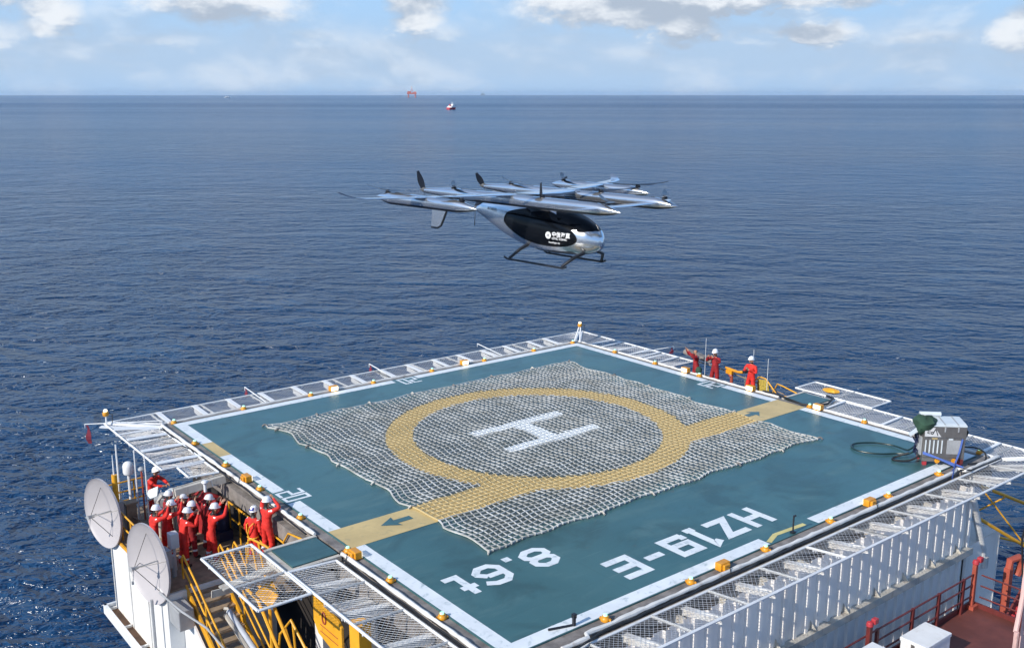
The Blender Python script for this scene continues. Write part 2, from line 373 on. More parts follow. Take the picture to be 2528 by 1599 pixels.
    def build(s, name, m, parent=None, smooth=False, bevel=0.0, local=False, fixn=True):
        me = bpy.data.meshes.new(name)
        base = Vector((0, 0, 0))
        if parent is not None and not local: base = ORG.get(parent.name, Vector((0, 0, 0)))
        me.from_pydata([tuple(p - base) for p in s.v], [], s.f)
        for mm in (m if isinstance(m, (list, tuple)) else [m]): me.materials.append(M[mm] if isinstance(mm, str) else mm)
        me.polygons.foreach_set('material_index', s.mi)
        if fixn:
            bm = bmesh.new(); bm.from_mesh(me); bmesh.ops.recalc_face_normals(bm, faces=bm.faces); bm.to_mesh(me); bm.free()
        if smooth:
            me.polygons.foreach_set('use_smooth', [True] * len(me.polygons))
            try: me.set_sharp_from_angle(angle=R(40))
            except Exception: pass
        me.update()
        o = bpy.data.objects.new(name, me); COL.objects.link(o)
        if parent is not None: o.parent = parent; ORG[o.name] = base if not local else Vector((0, 0, 0))
        else: ORG[o.name] = Vector((0, 0, 0))
        if bevel > 0:
            b = o.modifiers.new('bevel', 'BEVEL'); b.width = bevel; b.segments = 2; b.limit_method = 'ANGLE'
        return o
def copy_tree(o, parent=None):
    c = o.copy(); COL.objects.link(c)
    if parent is not None: c.parent = parent
    for ch in list(o.children): copy_tree(ch, c)
    return c
ORD = ['first', 'second', 'third', 'fourth', 'fifth', 'sixth', 'seventh', 'eighth', 'ninth', 'tenth', 'eleventh', 'twelfth', 'thirteenth', 'fourteenth']
def solid(name, mb, m, label, cat, group=None, smooth=False, bevel=0.0, base=None):
    """a thing that is one mesh, origin at its base point"""
    if base is None:
        lo = Vector((min(p.x for p in mb.v), min(p.y for p in mb.v), min(p.z for p in mb.v))); hi = Vector((max(p.x for p in mb.v), max(p.y for p in mb.v), 0))
        base = Vector(((lo.x + hi.x) / 2, (lo.y + hi.y) / 2, lo.z))
    base = Vector(base)
    mb.v = [p - base for p in mb.v]
    o = mb.build(name, m, None, smooth, bevel); o.location = base; ORG[o.name] = base
    return setp(o, label, cat, group)

# ================================================================ SEA AND AIR
SEA_Z = -30.0
def make_sea():
    mb = MB(); radii = [0, 60, 200, 600, 1500, 4000, 9000, 18000, 34000, 62000]; n = 72
    mb.v.append(Vector((0, 0, SEA_Z)))
    for r in radii[1:]:
        for j in range(n): mb.v.append(Vector((r * math.cos(2 * PI * j / n), r * math.sin(2 * PI * j / n), SEA_Z)))
    fs = [[0, 1 + j, 1 + (j + 1) % n] for j in range(n)]
    for i in range(len(radii) - 2):
        a, b = 1 + i * n, 1 + (i + 1) * n
        fs += [[a + j, b + j, b + (j + 1) % n, a + (j + 1) % n] for j in range(n)]
    mb.f = fs; mb.mi = [0] * len(fs)
    setp(mb.build('sea', 'sea', None), kind='structure')
make_sea()

HAZE_DENSITY = 0.000013
def make_haze():
    mb = MB(); mb.box(-66000, 66000, -66000, 66000, SEA_Z - 1, 160)
    m = bpy.data.materials.new('haze_air'); m.use_nodes = True
    t = NT(m.node_tree); t.n.clear()
    v = t.add('ShaderNodeVolumePrincipled'); v.inputs['Color'].default_value = (0.62, 0.80, 1.0, 1); v.inputs['Density'].default_value = HAZE_DENSITY
    v.inputs['Anisotropy'].default_value = 0.2
    o = t.add('ShaderNodeOutputMaterial'); t.l.new(v.outputs[0], o.inputs['Volume'])
    setp(mb.build('haze', m, None), 'pale blue sea haze thickening towards the horizon', kind='stuff')
make_haze()

# ================================================================ HELIDECK
HI, HO = 10.13, 10.55               # inner and outer edge of the white border line
GUT, RIM = 10.88, 11.03             # outer edge of the gutter, outer edge of the white pipe
deck = thing('helideck', (0, 0, 0), 'square teal green helideck with yellow circle, white border line and HZ19-E lettering', 'helideck')
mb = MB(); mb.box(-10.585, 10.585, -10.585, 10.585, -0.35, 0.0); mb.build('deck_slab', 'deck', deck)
Z1, Z2, Z3 = 0.004, 0.008, 0.012
mb = MB()
def sheet(mb, x0, x1, y0, y1, z): mb.add([(x0, y0, z), (x1, y0, z), (x1, y1, z), (x0, y1, z)], [(0, 1, 2, 3)])
WY0, WY1 = -3.40, -2.00            # yellow walkway band
# left side, broken for the yellow patch, the 20 and the walkway
for (a, b) in ((-HO, WY0), (WY1, 0.63), (1.72, 5.98), (7.66, HO)): sheet(mb, -HO, -HI, a, b, Z1)
for (a, b) in ((-HO, WY0), (WY1, 0.68), (1.76, HO)): sheet(mb, HI, HO, a, b, Z1)
for (a, b) in ((-HI, -0.66), (0.52, HI)): sheet(mb, a, b, HI, HO, Z1)
for (a, b) in ((-HI, -1.04), (1.27, HI)): sheet(mb, a, b, -HO, -HI, Z1)
mb.build('border_line', 'marktext', deck)
mb = MB(); N = 96; CY = 1.08
ro, ri = 5.74, 4.72
for j in range(N):
    a, b = 2 * PI * j / N, 2 * PI * (j + 1) / N
    mb.add([(ri * math.cos(a), CY + ri * math.sin(a), Z1), (ro * math.cos(a), CY + ro * math.sin(a), Z1), (ro * math.cos(b), CY + ro * math.sin(b), Z1), (ri * math.cos(b), CY + ri * math.sin(b), Z1)], [(0, 1, 2, 3)])
mb.build('aiming_circle', 'markyel', deck)
for sgn in (-1, 1):
    mb = MB(); xi = math.sqrt(ro ** 2 - (WY1 - CY) ** 2); xj = math.sqrt(ro ** 2 - (WY0 - CY) ** 2)
    inner = []
    for k in range(9):
        y = WY1 + (WY0 - WY1) * k / 8; inner.append((sgn * (math.sqrt(ro ** 2 - (y - CY) ** 2) - 0.02), y, Z2 if k < 0 else Z1 + 0.002))
    mb.poly([(sgn * HO, WY1, Z1 + 0.002)] + inner + [(sgn * HO, WY0, Z1 + 0.002)])
    ob = mb.build('walkway_marking', 'markyel', deck)
mb = MB(); sheet(mb, -HO, -HI, 5.98, 7.66, Z1); mb.build('yellow_patch', 'markyel', deck)
for sgn, x0 in ((-1, -8.07), (1, 7.75)):
    mb = MB(); yc = -2.62; X = lambda d: x0 + sgn * d * (1.0 if sgn < 0 else .8)
    mb.poly([(X(0), yc - 0.13, Z3), (X(0.55), yc - 0.13, Z3), (X(0.5), yc - 0.34, Z3), (X(1.05), yc + 0.02, Z3), (X(0.5), yc + 0.36, Z3), (X(0.55), yc + 0.13, Z3), (X(0), yc + 0.13, Z3)])
    mb.build('arrow_marking', 'deck', deck)
mb = MB()
sheet(mb, -2.2, 2.2, 2.00, 2.52, Z1); sheet(mb, -2.2, 2.2, -0.12, 0.40, Z1); sheet(mb, -0.38, 0.38, 0.40, 2.00, Z1)
mb.build('landing_letter', 'marktext', deck)

# lettering, drawn as flat strokes in (u, v); read from the far side, so turned half round
def glyph(mb, ch, tr, w_=0.95, h=1.17, s=0.235, z=Z1):
    P = []
    e = s / 2
    if ch == 'H': P = [([(e, 0), (e, h)], 0), ([(w_ - e, 0), (w_ - e, h)], 0), ([(s, h / 2), (w_ - s, h / 2)], 0)]
    elif ch == 'Z': P = [([(0, h - e), (w_ - e * 1.1, h - e), (e * 1.1, e), (w_, e)], 0)]
    elif ch == '1': P = [([(0.02, h - 0.16), (0.16, h - 0.10), (0.30, h - 0.02), (0.30, 0.06)], 0), ([(0.12, 0.05), (0.48, 0.05)], 0)]
    elif ch == '9': P = [([(w_ - s, h / 2 - .04), (e, h / 2 - .04), (e, h - e), (w_ - e, h - e), (w_ - e, e), (0, e), ], 0), ([(0.07, 0.1), (0.07, 0.36)], 0)]
    elif ch == '-': P = [([(0, h / 2 + 0.01), (0.63, h / 2 + 0.01)], 0)]
    elif ch == 'E': P = [([(w_, e), (e, e), (e, h - e), (w_, h - e)], 0), ([(s, h / 2), (w_ - .03, h / 2)], 0)]
    elif ch == '8':
        c = 0.20; q = h / 2
        for (y0, y1, i) in ((e, q + 0.02, 0.0), (q - 0.02 , h - e, 0.03)):
            P.append(([(e + i + c, y0), (w_ - e - i - c, y0), (w_ - e - i, y0 + c * .8), (w_ - e - i, y1 - c * .8), (w_ - e - i - c, y1), (e + i + c, y1), (e + i, y1 - c * .8), (e + i, y0 + c * .8)], 1))
    elif ch == '6':
        c = 0.20; q = h / 2 + 0.02
        P = [([(w_ - e - c, q), (e, q), ], 0), ([(w_ - 0.04, h - 0.27), (w_ - e - c, h - e), (e + c, h - e), (e, h - e - c), (e, e + c), (e + c, e), (w_ - e - c, e), (w_ - e, e + c), (w_ - e, q - c), (w_ - e - c, q)], 0)]
    elif ch == '.': P = [([(0, 0.13), (0.24, 0.13)], 0)]
    elif ch == 't': P = [([(0.22, h), (0.22, 0.11), (0.62, 0.11)], 0), ([(-0.02, h - 0.40), (0.46, h - 0.40)], 0)]
    elif ch == '2': P = [([(0, h - e), (w_ - e, h - e), (w_ - e, h / 2), (e, h / 2), (e, e), (w_, e)], 0)]
    elif ch == '0': P = [([(e, e), (w_ - e, e), (w_ - e, h - e), (e, h - e)], 1)]
    for pi, (path, cl) in enumerate(P): mb.stroke([tr(*p) for p in path], s, z + 0.0007 * pi, bool(cl))
mb = MB()
for ch, x0 in (('H', 0.52), ('Z', -0.67), ('1', -1.90), ('9', -2.64), ('-', -3.89), ('E', -4.77)):
    glyph(mb, ch, lambda u, v, x0=x0: (x0 - u, -8.45 - v), s=0.25)
mb.build('registration_text', 'marktext', deck)
mb = MB()
for ch, x0 in (('8', -6.27), ('.', -7.44), ('6', -7.91), ('t', -9.06)):
    glyph(mb, ch, lambda u, v, x0=x0: (x0 - u, -6.53 - v), s=0.22 if ch != '.' else 0.24)
mb.build('weight_text', 'marktext', deck)
for tr in (lambda u, v: (-10.53 + v, 1.62 - u), lambda u, v: (10.53 - v, 0.78 + u), lambda u, v: (0.42 - u, 10.50 - v)):
    mb = MB()
    glyph(mb, '2', tr, 0.42, 0.88, 0.105); glyph(mb, '0', lambda u, v: tr(u + 0.48, v), 0.40, 0.88, 0.105)
    mb.build('size_text', 'marktext', deck)
mb = MB(); mb.stroke([(-0.98, -10.46), (-0.42, -10.25), (0.88, -10.33)], 0.15, Z1); mb.build('yellow_chevron', mat('pale_yellow_paint', (0.62, 0.53, 0.20), 0.5), deck)

# gutter strip, white rim pipe, fascia below
mb = MB()
for (x0, x1, y0, y1) in ((-GUT, -10.587, -GUT, GUT), (10.587, GUT, -GUT, GUT), (-10.587, 10.587, 10.587, GUT), (-10.587, 10.587, -GUT, -10.587)):
    mb.box(x0, x1, y0, y1, -0.30, -0.035)
mb.build('edge_gutter', 'gutter', deck)
rr = 0.058; q = 10.955
def rimrun(path):
    mb = MB(); g = random.Random(11); P_ = [Vector(p) for p in path]; out = []
    for i in range(len(P_) - 1):
        n_ = max(1, int((P_[i + 1] - P_[i]).length / .22)); out += [P_[i].lerp(P_[i + 1], k / n_) for k in range(n_)]
    out.append(P_[-1])
    mb.tube([p + Vector((g.uniform(-.008, .008), g.uniform(-.008, .008), g.uniform(-.01, .01))) for p in out], [rr * g.choice((.85, 1, 1.0, 1.15, 1.25)) for _ in out], 8); mb.build('rim_pipe', 'white_rust', deck, True)
rimrun([(-q, -11.4, 0.02), (-q, -2.02, 0.02)][:1] + [(-q, -3.55, 0.02)])
rimrun([(-q, -1.95, 0.02), (-q, 10.6, 0.02), (-q + .1, 10.9, 0.02)])
rimrun([(-9.4, -11.1, 0.02), (-8.6, -11.1, 0.02), (-8.5, -q, 0.02), (8.4, -q, 0.02), (8.75, -10.85, 0.02), (8.8, -11.12, 0.02), (11.1, -11.12, 0.02)])
rimrun([(-10.6, 10.92, -0.03), (10.9, 10.92, -0.03)])
rimrun([(10.93, 10.9, -0.03), (10.93, -1.8, -0.03)]); rimrun([(10.93, -3.5, -0.03), (10.93, -11.1, -0.03)])
mb = MB(); mb.box(-8.4, 8.6, -11.155, -11.0, -.26, -.16); mb.box(-11.155, -11.0, -10.9, -3.6, -.26, -.16); mb.build('cable_shelf', 'gutter', deck)
mb = MB()      # corner extensions of the gutter on the near side
mb.box(-11.2, -8.55, -11.04, -10.89, -0.30, -0.03); mb.box(8.72, 11.1, -11.06, -10.89, -0.30, -0.03); mb.build('corner_gutter', 'gutter', deck)
mb = MB()
for (x0, x1, y0, y1) in ((-11.06, -10.62, -11.0, 10.9), (10.62, 11.02, -11.0, 10.9), (-10.6, 10.6, 10.62, 11.02), (-10.6, 10.6, -11.06, -10.62)):
    mb.box(x0, x1, y0, y1, -0.85, -0.36)
mb.build('fascia_beam', 'gutter', deck)

# ---------------------------------------------------------------- rope landing net
def make_landing_net():
    X0, X1, Y0, Y1 = -7.72, 7.70, -5.98, 8.04
    nu, nv = 66, 60
    def pos(u, v):
        x = X0 + (X1 - X0) * u; y = Y0 + (Y1 - Y0) * v
        du, dv = min(u, 1 - u) * 15.4, min(v, 1 - v) * 14.0
        sx_ = abs(math.sin(PI * v * 6.0 + 0.3)) * (0.9 + 0.3 * math.sin(v * 17)); sy_ = abs(math.sin(PI * u * 7.0)) * (0.9 + 0.3 * math.sin(u * 23))
        ex = math.exp(-du / 0.9) * 0.17 * sx_; ey = math.exp(-dv / 0.9) * 0.07 * sy_
        x += ex if u < 0.5 else -ex; y += ey if v < 0.5 else -ey
        x += 0.055 * math.sin(1.9 * y + 0.7 * x) + 0.035 * math.sin(4.3 * y - 1.1 * x + 2.0) + 0.03 * math.sin(0.45 * y + 0.3)
        y += 0.050 * math.sin(1.7 * x - 0.5 * y + 1.0) + 0.035 * math.sin(3.9 * x + 0.9 * y) + 0.03 * math.sin(0.4 * x + 1.4)
        if u < 0.02 and v > 0.97: x -= 0.12
        return Vector((x, y, 0.030 + 0.020 * math.sin(5 * x + 3 * y) ** 2))
    mb = MB()
    for i in range(nu + 1):
        mb.tube([pos(i / nu, j / nv) for j in range(nv + 1)], 0.018 if 0 < i < nu else 0.028, 4, False)
    for j in range(nv + 1):
        mb.tube([pos(i / nu, j / nv) + Vector((0, 0, 0.012)) for i in range(nu + 1)], 0.018 if 0 < j < nv else 0.028, 4, False)
    root = thing('landing_net', (0, 0, 0), 'white rope landing net lashed over the middle of the helideck', 'net')
    rnd = random.Random(3)
    for i in range(nu):
        for v, sg in ((0, -1),):
            p = pos((i + .5) / nu, v); a = rnd.uniform(-.5, .5)
            mb.tube([p + Vector((0.03, 0.06, 0.01)), p + Vector((0.02 + .03 * a, -0.02, 0.03)), p + Vector((-0.02, -0.05, 0.0))], 0.020, 4)
    mb.build('rope_mesh', 'rope', root, fixn=False)
    ties = [(u, 0.0) for u in (0, 0.29, 0.43, 0.71, 0.86, 1)] + [(u, 1.0) for u in (0, 0.14, 0.29, 0.43, 0.57, 0.71, 0.86, 1)] + [(0.0, v) for v in (0.28, 0.45, 0.615, 0.78, 0.95)] + [(1.0, v) for v in (0.28, 0.45, 0.615, 0.78)]
    for u, v in ties:
        p = pos(u, v); d = Vector((-1 if u == 0 else (1 if u == 1 else 0), -1 if v == 0 else (1 if v == 1 else 0), 0)).normalized()
        mb = MB(); mb.tube([p - d * 0.05 + Vector((0, 0, .02)), p + d * 0.06 + Vector((0, 0, .05)), p + d * 0.16 + Vector((0, 0, -.02))], [0.03, 0.035, 0.028], 6)
        mb.tube([p + d * .12 + Vector((-.05, -.05, 0)), p + d * .12 + Vector((.05, .05, .03))], 0.018, 5)
        mb.build('deck_lashing', 'gutter' if (u + v) % 0.2 > .1 else 'beam', root, fixn=False)
make_landing_net()

# ---------------------------------------------------------------- perimeter safety nets
def wires(mb, c, sp=0.105, r=0.0050, sag=0.05):
    """diamond wire mesh on the quad c = 4 corners"""
    c = [Vector(p) for p in c]
    Lu = ((c[1] - c[0]).length + (c[2] - c[3]).length) / 2; Lv = ((c[3] - c[0]).length + (c[2] - c[1]).length) / 2
    def pt(a, b):
        u, v = a / Lu, b / Lv
        p = (c[0] * (1 - u) + c[1] * u) * (1 - v) + (c[3] * (1 - u) + c[2] * u) * v
        p.z -= sag * 4 * u * (1 - u) * 4 * v * (1 - v) * 0.9 + 0.01
        return p
    st = sp * 1.414
    for sg in (1, -1):
        k = -Lv if sg == 1 else 0.0
        end = Lu if sg == 1 else Lu + Lv
        k += st * 0.5
        while k < end:
            if sg == 1: a0, a1 = max(0, k), min(Lu, k + Lv); b0, b1 = a0 - k, a1 - k
            else: a0, a1 = max(0, k - Lv), min(Lu, k); b0, b1 = k - a0, k - a1
            if a1 - a0 > 0.03:
                n = max(1, int((a1 - a0) / 0.4))
                mb.tube([pt(a0 + (a1 - a0) * i / n, b0 + (b1 - b0) * i / n) for i in range(n + 1)], r, 3, False)
            k += st
NETG = 'safety net panels around the helideck'
def net_panel(c, label, beams=(), fr=0.040, skip=(), sag=0.06, bw=0.20, over=False):
    """c: inner a, inner b, outer b, outer a.  beams: fractions along the panel with a sloping plate below"""
    c = [Vector(p) for p in c]
    base = (c[0] + c[1]) / 2
    root = thing('safety_net', base, label, 'safety net', NETG)
    mb = MB()
    for i in range(4):
        if i not in skip: mb.tube([c[i], c[(i + 1) % 4]], fr, 6)
    for i in range(4):                          # small clamp lugs
        for q_ in (0.2, 0.75):
            p = c[i].lerp(c[(i + 1) % 4], q_); mb.obox(p + Vector((0, 0, -.03)), (0.02, 0, 0), (0, 0.02, 0), (0, 0, 0.05))
    mb.build('frame', 'white', root)
    mb = MB(); wires(mb, c, sag=sag); mb.build('wire_mesh', 'wire', root, fixn=False)
    for f_ in beams:
        a = c[0].lerp(c[1], f_); b = c[3].lerp(c[2], f_)
        mb = MB(); d = (b - a).normalized()
        zo = .17 if over else 0
        mb.bar(a + Vector((0, 0, -.16 + zo)) - d * .12, b + Vector((0, 0, -.09 + zo * .8)) - d * 0.05, bw, 0.03)
        mb.bar(a + Vector((0, 0, -.28)) - d * .12, b + Vector((0, 0, -.14)) - d * .1, 0.03, 0.2)
        mb.build('support_beam', 'white' if over else 'white_rust', root)
    return root
NI, NO = 11.17, 12.53
def ordl(i): return ORD[min(i, len(ORD) - 1)]
# far edge (y+)
xs = [-12.4, -10.75, -8.68, -6.50, -4.60, -2.55, -0.35, 1.62, 3.68, 5.95, 7.80, 9.80, 12.45]
pl = [-10.5, -9.0, -7.55, -6.1, -4.55, -3.05, -1.65, -0.1, 1.35, 2.85, 4.3, 5.75, 7.2, 8.75, 9.85]
for i in range(len(xs) - 1):
    a, b = xs[i], xs[i + 1]
    ai = max(a, -10.75); bi = min(b, 10.9)
    if i == 0: ai = -10.85
    net_panel([(ai, 11.08, -.06), (bi, 11.08, -.06), (b, NO - .05, -.04), (a, NO - .05, -.04)],
              'flat wire safety net on the far edge, %s from the far left corner' % ordl(i), [(p - a) / (b - a) for p in pl if a < p < b], over=True)
# right edge (x+)
ys = [12.45, 10.05, 8.25, 6.25, 4.45]; pl = [9.3, 7.3, 6.6, 5.4]
for i in range(4):
    a, b = ys[i], ys[i + 1]
    net_panel([(11.08, min(a, 10.9), -.06), (11.08, b + .1, -.06), (12.62, b, -.04), (12.62, a, -.04)],
              'flat wire safety net on the right edge, %s from the far corner' % ordl(i), [(p - a) / (b - a) for p in pl if b < p < a], bw=0.12, over=True)
ys = [-3.5, -5.2, -7.35, -9.4, -10.9, -12.5]; pl = [-3.9, -6.5, -8.4, -10.45]
for i in range(5):
    a, b = ys[i], ys[i + 1]
    net_panel([(11.12, a, -.06), (11.12, max(b, -11.4), -.06), (12.62, b, -.04), (12.62, a, -.04)],
              'flat wire safety net right of the green stub, %s from the stub' % ordl(i), [(p - a) / (b - a) for p in pl if b < p < a], bw=0.12, over=True)
for i, (a, b) in enumerate(((-1.35, -3.35), (-3.35, -5.05))):
    net_panel([(12.70, a, -.03), (12.70, b, -.03), (14.15, b, -.03), (14.15, a, -.03)], 'outer safety net beyond the right green stub, %s half' % ('far', 'near')[i])
# near edge (y-)
xs = [-12.4, -10.9] + [-8.62 + 2.1 * k for k in range(9)] + [10.2, 12.5]
for i in range(len(xs) - 1):
    a, b = xs[i], xs[i + 1]
    net_panel([(max(a, -11.2), -NI, -.10), (min(b, 11.3), -NI, -.10), (b, -NO, .08), (a, -NO, .08)],
              'wire safety net above the corrugated wall, %s from the near corner' % ordl(i), [0.55], sag=0.10)
# left edge (x-), near part, wing, far part
ys = [-3.62, -5.2, -7.1, -9.05, -10.9, -12.45]
for i in range(5):
    a, b = ys[i], ys[i + 1]
    net_panel([(-NI, a, -.10), (-NI, max(b, -11.2), -.10), (-12.62, b, 0.0), (-12.62, a, 0.0)],
              'wire safety net on the left edge, %s from the green stub towards the near corner' % ordl(i), [0.62], sag=0.10)
for i, (a, b) in enumerate(((-1.40, -3.56), (-3.56, -5.06))):
    net_panel([(-12.68, a, 0), (-12.68, b, 0), (-14.14, b, 0), (-14.14, a, 0)], 'projecting safety net over the yellow staircase, %s half' % ('far', 'near')[i], sag=0.10)
ys = [12.3, 10.6, 9.1, 7.5, 6.0]
for i in range(4):
    a, b = ys[i], ys[i + 1]
    ia = min(a, 10.45)
    net_panel([(-11.1, ia, -.02), (-11.1, b, -.02), (-12.62, b, 0.0), (-12.62, a, 0.0)],
              'wire safety net behind the crowd, %s from the far left corner' % ordl(i), [0.6], bw=0.26, over=True)
net_panel([(-11.15, 5.85, -.02), (-11.15, 4.62, -.02), (-12.15, 4.75, 0.0), (-12.12, 5.85, 0)], 'small stepped safety net at the end of the left row, above the crowd')
# cantilever arms at the far left corner
mb = MB(); mb.bar((-10.95, 10.55, -.03), (-12.55, 12.25, 0.02), 0.10, 0.10); mb.bar((-11.3, 10.6, -.05), (-12.85, 12.02, 0.0), 0.22, 0.03)
solid('net_strut', mb, 'white', 'white steel arm reaching out to the far left net corner', 'steel arm')

# ---------------------------------------------------------------- perimeter lamps and floodlights
def lamp_proto():
    root = thing('perimeter_light', (0, 0, 0), 'x', 'deck light', 'yellow perimeter lights around the helideck')
    mb = MB(); mb.lathe([(0.0, 0.0), (0.15, 0.0), (0.16, 0.05), (0.13, 0.11), (0.10, 0.14), (0.10, 0.165), (0.0, 0.17)], 12)
    mb.obox((0.13, 0, 0.05), (0.07, 0, 0), (0, 0.05, 0), (0, 0, 0.035)); mb.obox((-0.14, 0.02, 0.05), (0.05, 0, 0), (0, 0.04, 0), (0, 0, 0.035))
    mb.build('housing', 'lampyel', root, True)
    mb = MB(); mb.lathe([(0.068, 0.165), (0.070, 0.20), (0.055, 0.225), (0.0, 0.23)], 12); mb.build('lens', 'lens', root, True)
    mb = MB(); mb.tube([(0.15, 0.0, 0.06), (0.22, 0.02, 0.13), (0.29, 0.04, 0.10), (0.33, 0.05, -0.04)], 0.014, 5); mb.build('cable', 'black', root, True)
    return root
proto = lamp_proto(); first = [True]
def put_lamp(x, y, rz, label, z=-0.03):
    o = proto if first[0] else copy_tree(proto); first[0] = False
    o.location = (x, y, z); o.rotation_euler = (0, 0, rz); o.scale = (.78, .78, .78); o['label'] = label
far = [-10.45, -7.57, -4.54, -1.46, 1.67, 4.70, 7.80, 10.40]
for i, v in enumerate(far): put_lamp(v, 10.72, PI / 2, 'yellow perimeter light on the far edge, %s from the left corner' % ordl(i))
for i, v in enumerate([8.0, 5.25, 2.48, -3.46, -5.98, -8.2, -10.5]): put_lamp(10.76 if v > -8 else 10.95, v, 0, 'yellow perimeter light on the right edge, %s from the far corner' % ordl(i))
for i, v in enumerate([-7.65, -4.56, -1.44, 1.65, 4.77, 7.83]): put_lamp(v, -10.70, -PI / 2 + .5, 'yellow perimeter light on the near edge, %s from the near corner' % ordl(i))
for i, v in enumerate([7.87, 5.05, 2.30, -0.58, -3.48, -5.73, -8.15]): put_lamp(-10.73, v, PI - .3, 'yellow perimeter light on the left edge, %s from the far corner' % ordl(i))
def flood(x, y, rz, label, back):
    root = thing('floodlight', (x, y, -0.03), label, 'floodlight', 'yellow floodlights around the helideck')
    mb = MB(); cr, sr = math.cos(rz), math.sin(rz)
    f_, s_ = Vector((cr, sr, 0)), Vector((-sr, cr, 0)); up = Vector((0, 0, 1))
    c = Vector((x, y, 0.11)); mb.obox(c, f_ * 0.11, s_ * 0.19, up * 0.11); mb.obox(c - f_ * .13, f_ * 0.05, s_ * 0.12, up * 0.08); mb.obox(c - up * .115, f_ * .14, s_ * .14, up * .02)
    mb.build('housing', 'lampyel', root, bevel=0.03)
    mb = MB(); mb.obox(c + f_ * .116, f_ * 0.006, s_ * 0.165, up * 0.085); mb.build('lit_face', 'flood', root)
    mb = MB(); mb.tube([c - f_ * .15, c - f_ * .25 + up * .05, c - f_ * .3 - up * .12], 0.014, 5); mb.build('cable', 'black', root, True)
for x, nm in ((-3.44, 'left'), (3.53, 'right')): flood(x, 10.76, -PI / 2, 'yellow floodlight lit towards the deck, %s one of the far edge' % nm, 1)
for x, nm in ((-3.32, 'in front of the letter E of HZ19-E'), (3.66, 'beside the gap in the corrugated wall nets')): flood(x, -10.72, PI / 2, 'yellow floodlight on the near edge, ' + ('in front of the E of the lettering' if x < 0 else 'right of the lettering'), 1)
for y, nm in ((3.33, 'behind the dark red crewman'), (-0.42, 'at the feet of the lone crewman'), (-3.85, 'beside the right green stub')): flood(10.78, y, PI, 'yellow floodlight on the right edge, ' + nm, 1)
for y, nm in ((3.24, 'above the crowd'), (-3.95, 'beside the left green stub')): flood(-10.75, y, 0, 'yellow floodlight on the left edge, ' + nm, 1)

# black power cable along the near and left rims
mb = MB()
rn = random.Random(5)
pts = [(-8.2 + 0.4 * i, -11.09 + rn.uniform(-.03, .03), -.02 + rn.uniform(-.02, .03)) for i in range(42)]
pts = [(-11.0, -11.35, -.05), (-9.2, -11.28, 0), (-8.6, -11.2, .02)] + pts + [(8.7, -11.0, .04), (8.95, -11.25, .05), (11.0, -11.25, 0)]
mb.tube(pts, 0.03, 5); solid('power_cable', mb, 'black', 'black power cable running along the near rim of the helideck', 'cable', smooth=True)
mb = MB(); mb.tube([(-11.1 + rn.uniform(-.03, .03), 10.3 - 0.5 * i, 0.0 + rn.uniform(-.03, .03)) for i in range(25)], 0.028, 5)
solid('power_cable', mb, 'black', 'black power cable running along the left rim above the crowd', 'cable', smooth=True)
mb = MB(); mb.tube([(-11.1 + rn.uniform(-.02, .02), -3.9 - 0.5 * i, 0.0 + rn.uniform(-.02, .02)) for i in range(15)], 0.028, 5)
solid('power_cable', mb, 'black', 'black power cable on the left rim near the near corner', 'cable', smooth=True)

# green walkway stubs
for sgn, side in ((-1, 'left'), (1, 'right')):
    root = thing('walkway_stub', (sgn * 11.6, -2.7, -0.3), 'green gangway stub at the end of the yellow walkway, %s side of the deck' % side, 'gangway', 'green gangway stubs')
    mb = MB(); mb.box(*sorted((sgn * 10.99, sgn * 12.36)), -3.36, -2.06, -0.12, -0.02); mb.build('plate', 'deckplain', root)
    mb = MB()
    mb.box(*sorted((sgn * 10.95, sgn * 12.55)), -2.05, -1.93, -0.22, 0.0); mb.box(*sorted((sgn * 10.95, sgn * 12.55)), -3.52, -3.38, -0.34, -0.05); mb.box(*sorted((sgn * 12.37, sgn * 12.55)), -3.37, -2.06, -0.34, -0.06)
    mb.build('curb', 'beam', root)
    mb = MB(); mb.bar((sgn * 12.46, -3.45, -.3), (sgn * 11.0, -3.45, -1.5), .1, .12); mb.bar((sgn * 12.46, -2.0, -.3), (sgn * 11.0, -2.0, -1.5), .1, .12); mb.build('bracket', 'beam', root)

# whip poles with drooping flags on the outer frames
def pole_flag(p, q, label, flag=True, hang=0.45):
    root = thing('flag_pole', p, label, 'flag pole', 'horizontal flag poles on the net frames')
    p, q = Vector(p), Vector(q)
    mb = MB(); mb.tube([p, q], 0.022, 6); mb.tube([q, q + Vector((0, 0, -.16))], 0.015, 5); mb.build('pole', 'white', root)
    if flag:
        mb = MB(); d = (q - p).normalized(); rings = []
        for k in range(6):
            z = -hang * k / 5
            rings.append([q + Vector((0, 0, z - .05)) - d * (0.04 + 0.05 * math.sin(k * 1.4)), q + Vector((0.02 * math.sin(k), 0.03 * math.cos(k * 1.3), z - .05)) - d * (0.13 + 0.02 * k), ])
        for k in range(5): mb.add([rings[k][0], rings[k][1], rings[k + 1][1], rings[k + 1][0]], [(0, 1, 2, 3)])
        ob = mb.build('flag', 'maroon', root); sm = ob.modifiers.new('solid', 'SOLIDIFY'); sm.thickness = 0.02
for i, x in enumerate((-6.48, -0.32, 5.97)): pole_flag((x + .02, 11.0, 0.0), (x - .05, 12.95, 0.22), 'white horizontal flag pole on the far edge, %s from the left' % ordl(i), i < 2, 0.35)
pole_flag((11.0, 7.1, .05), (13.2, 6.3, 0.25), 'white horizontal flag pole with a dark drooping flag on the right edge', True, 0.3)
pole_flag((-10.75, 11.1, 0.05), (-13.25, 12.65, 0.02), 'white flag pole with a maroon flag at the far left net corner', True, 0.75)
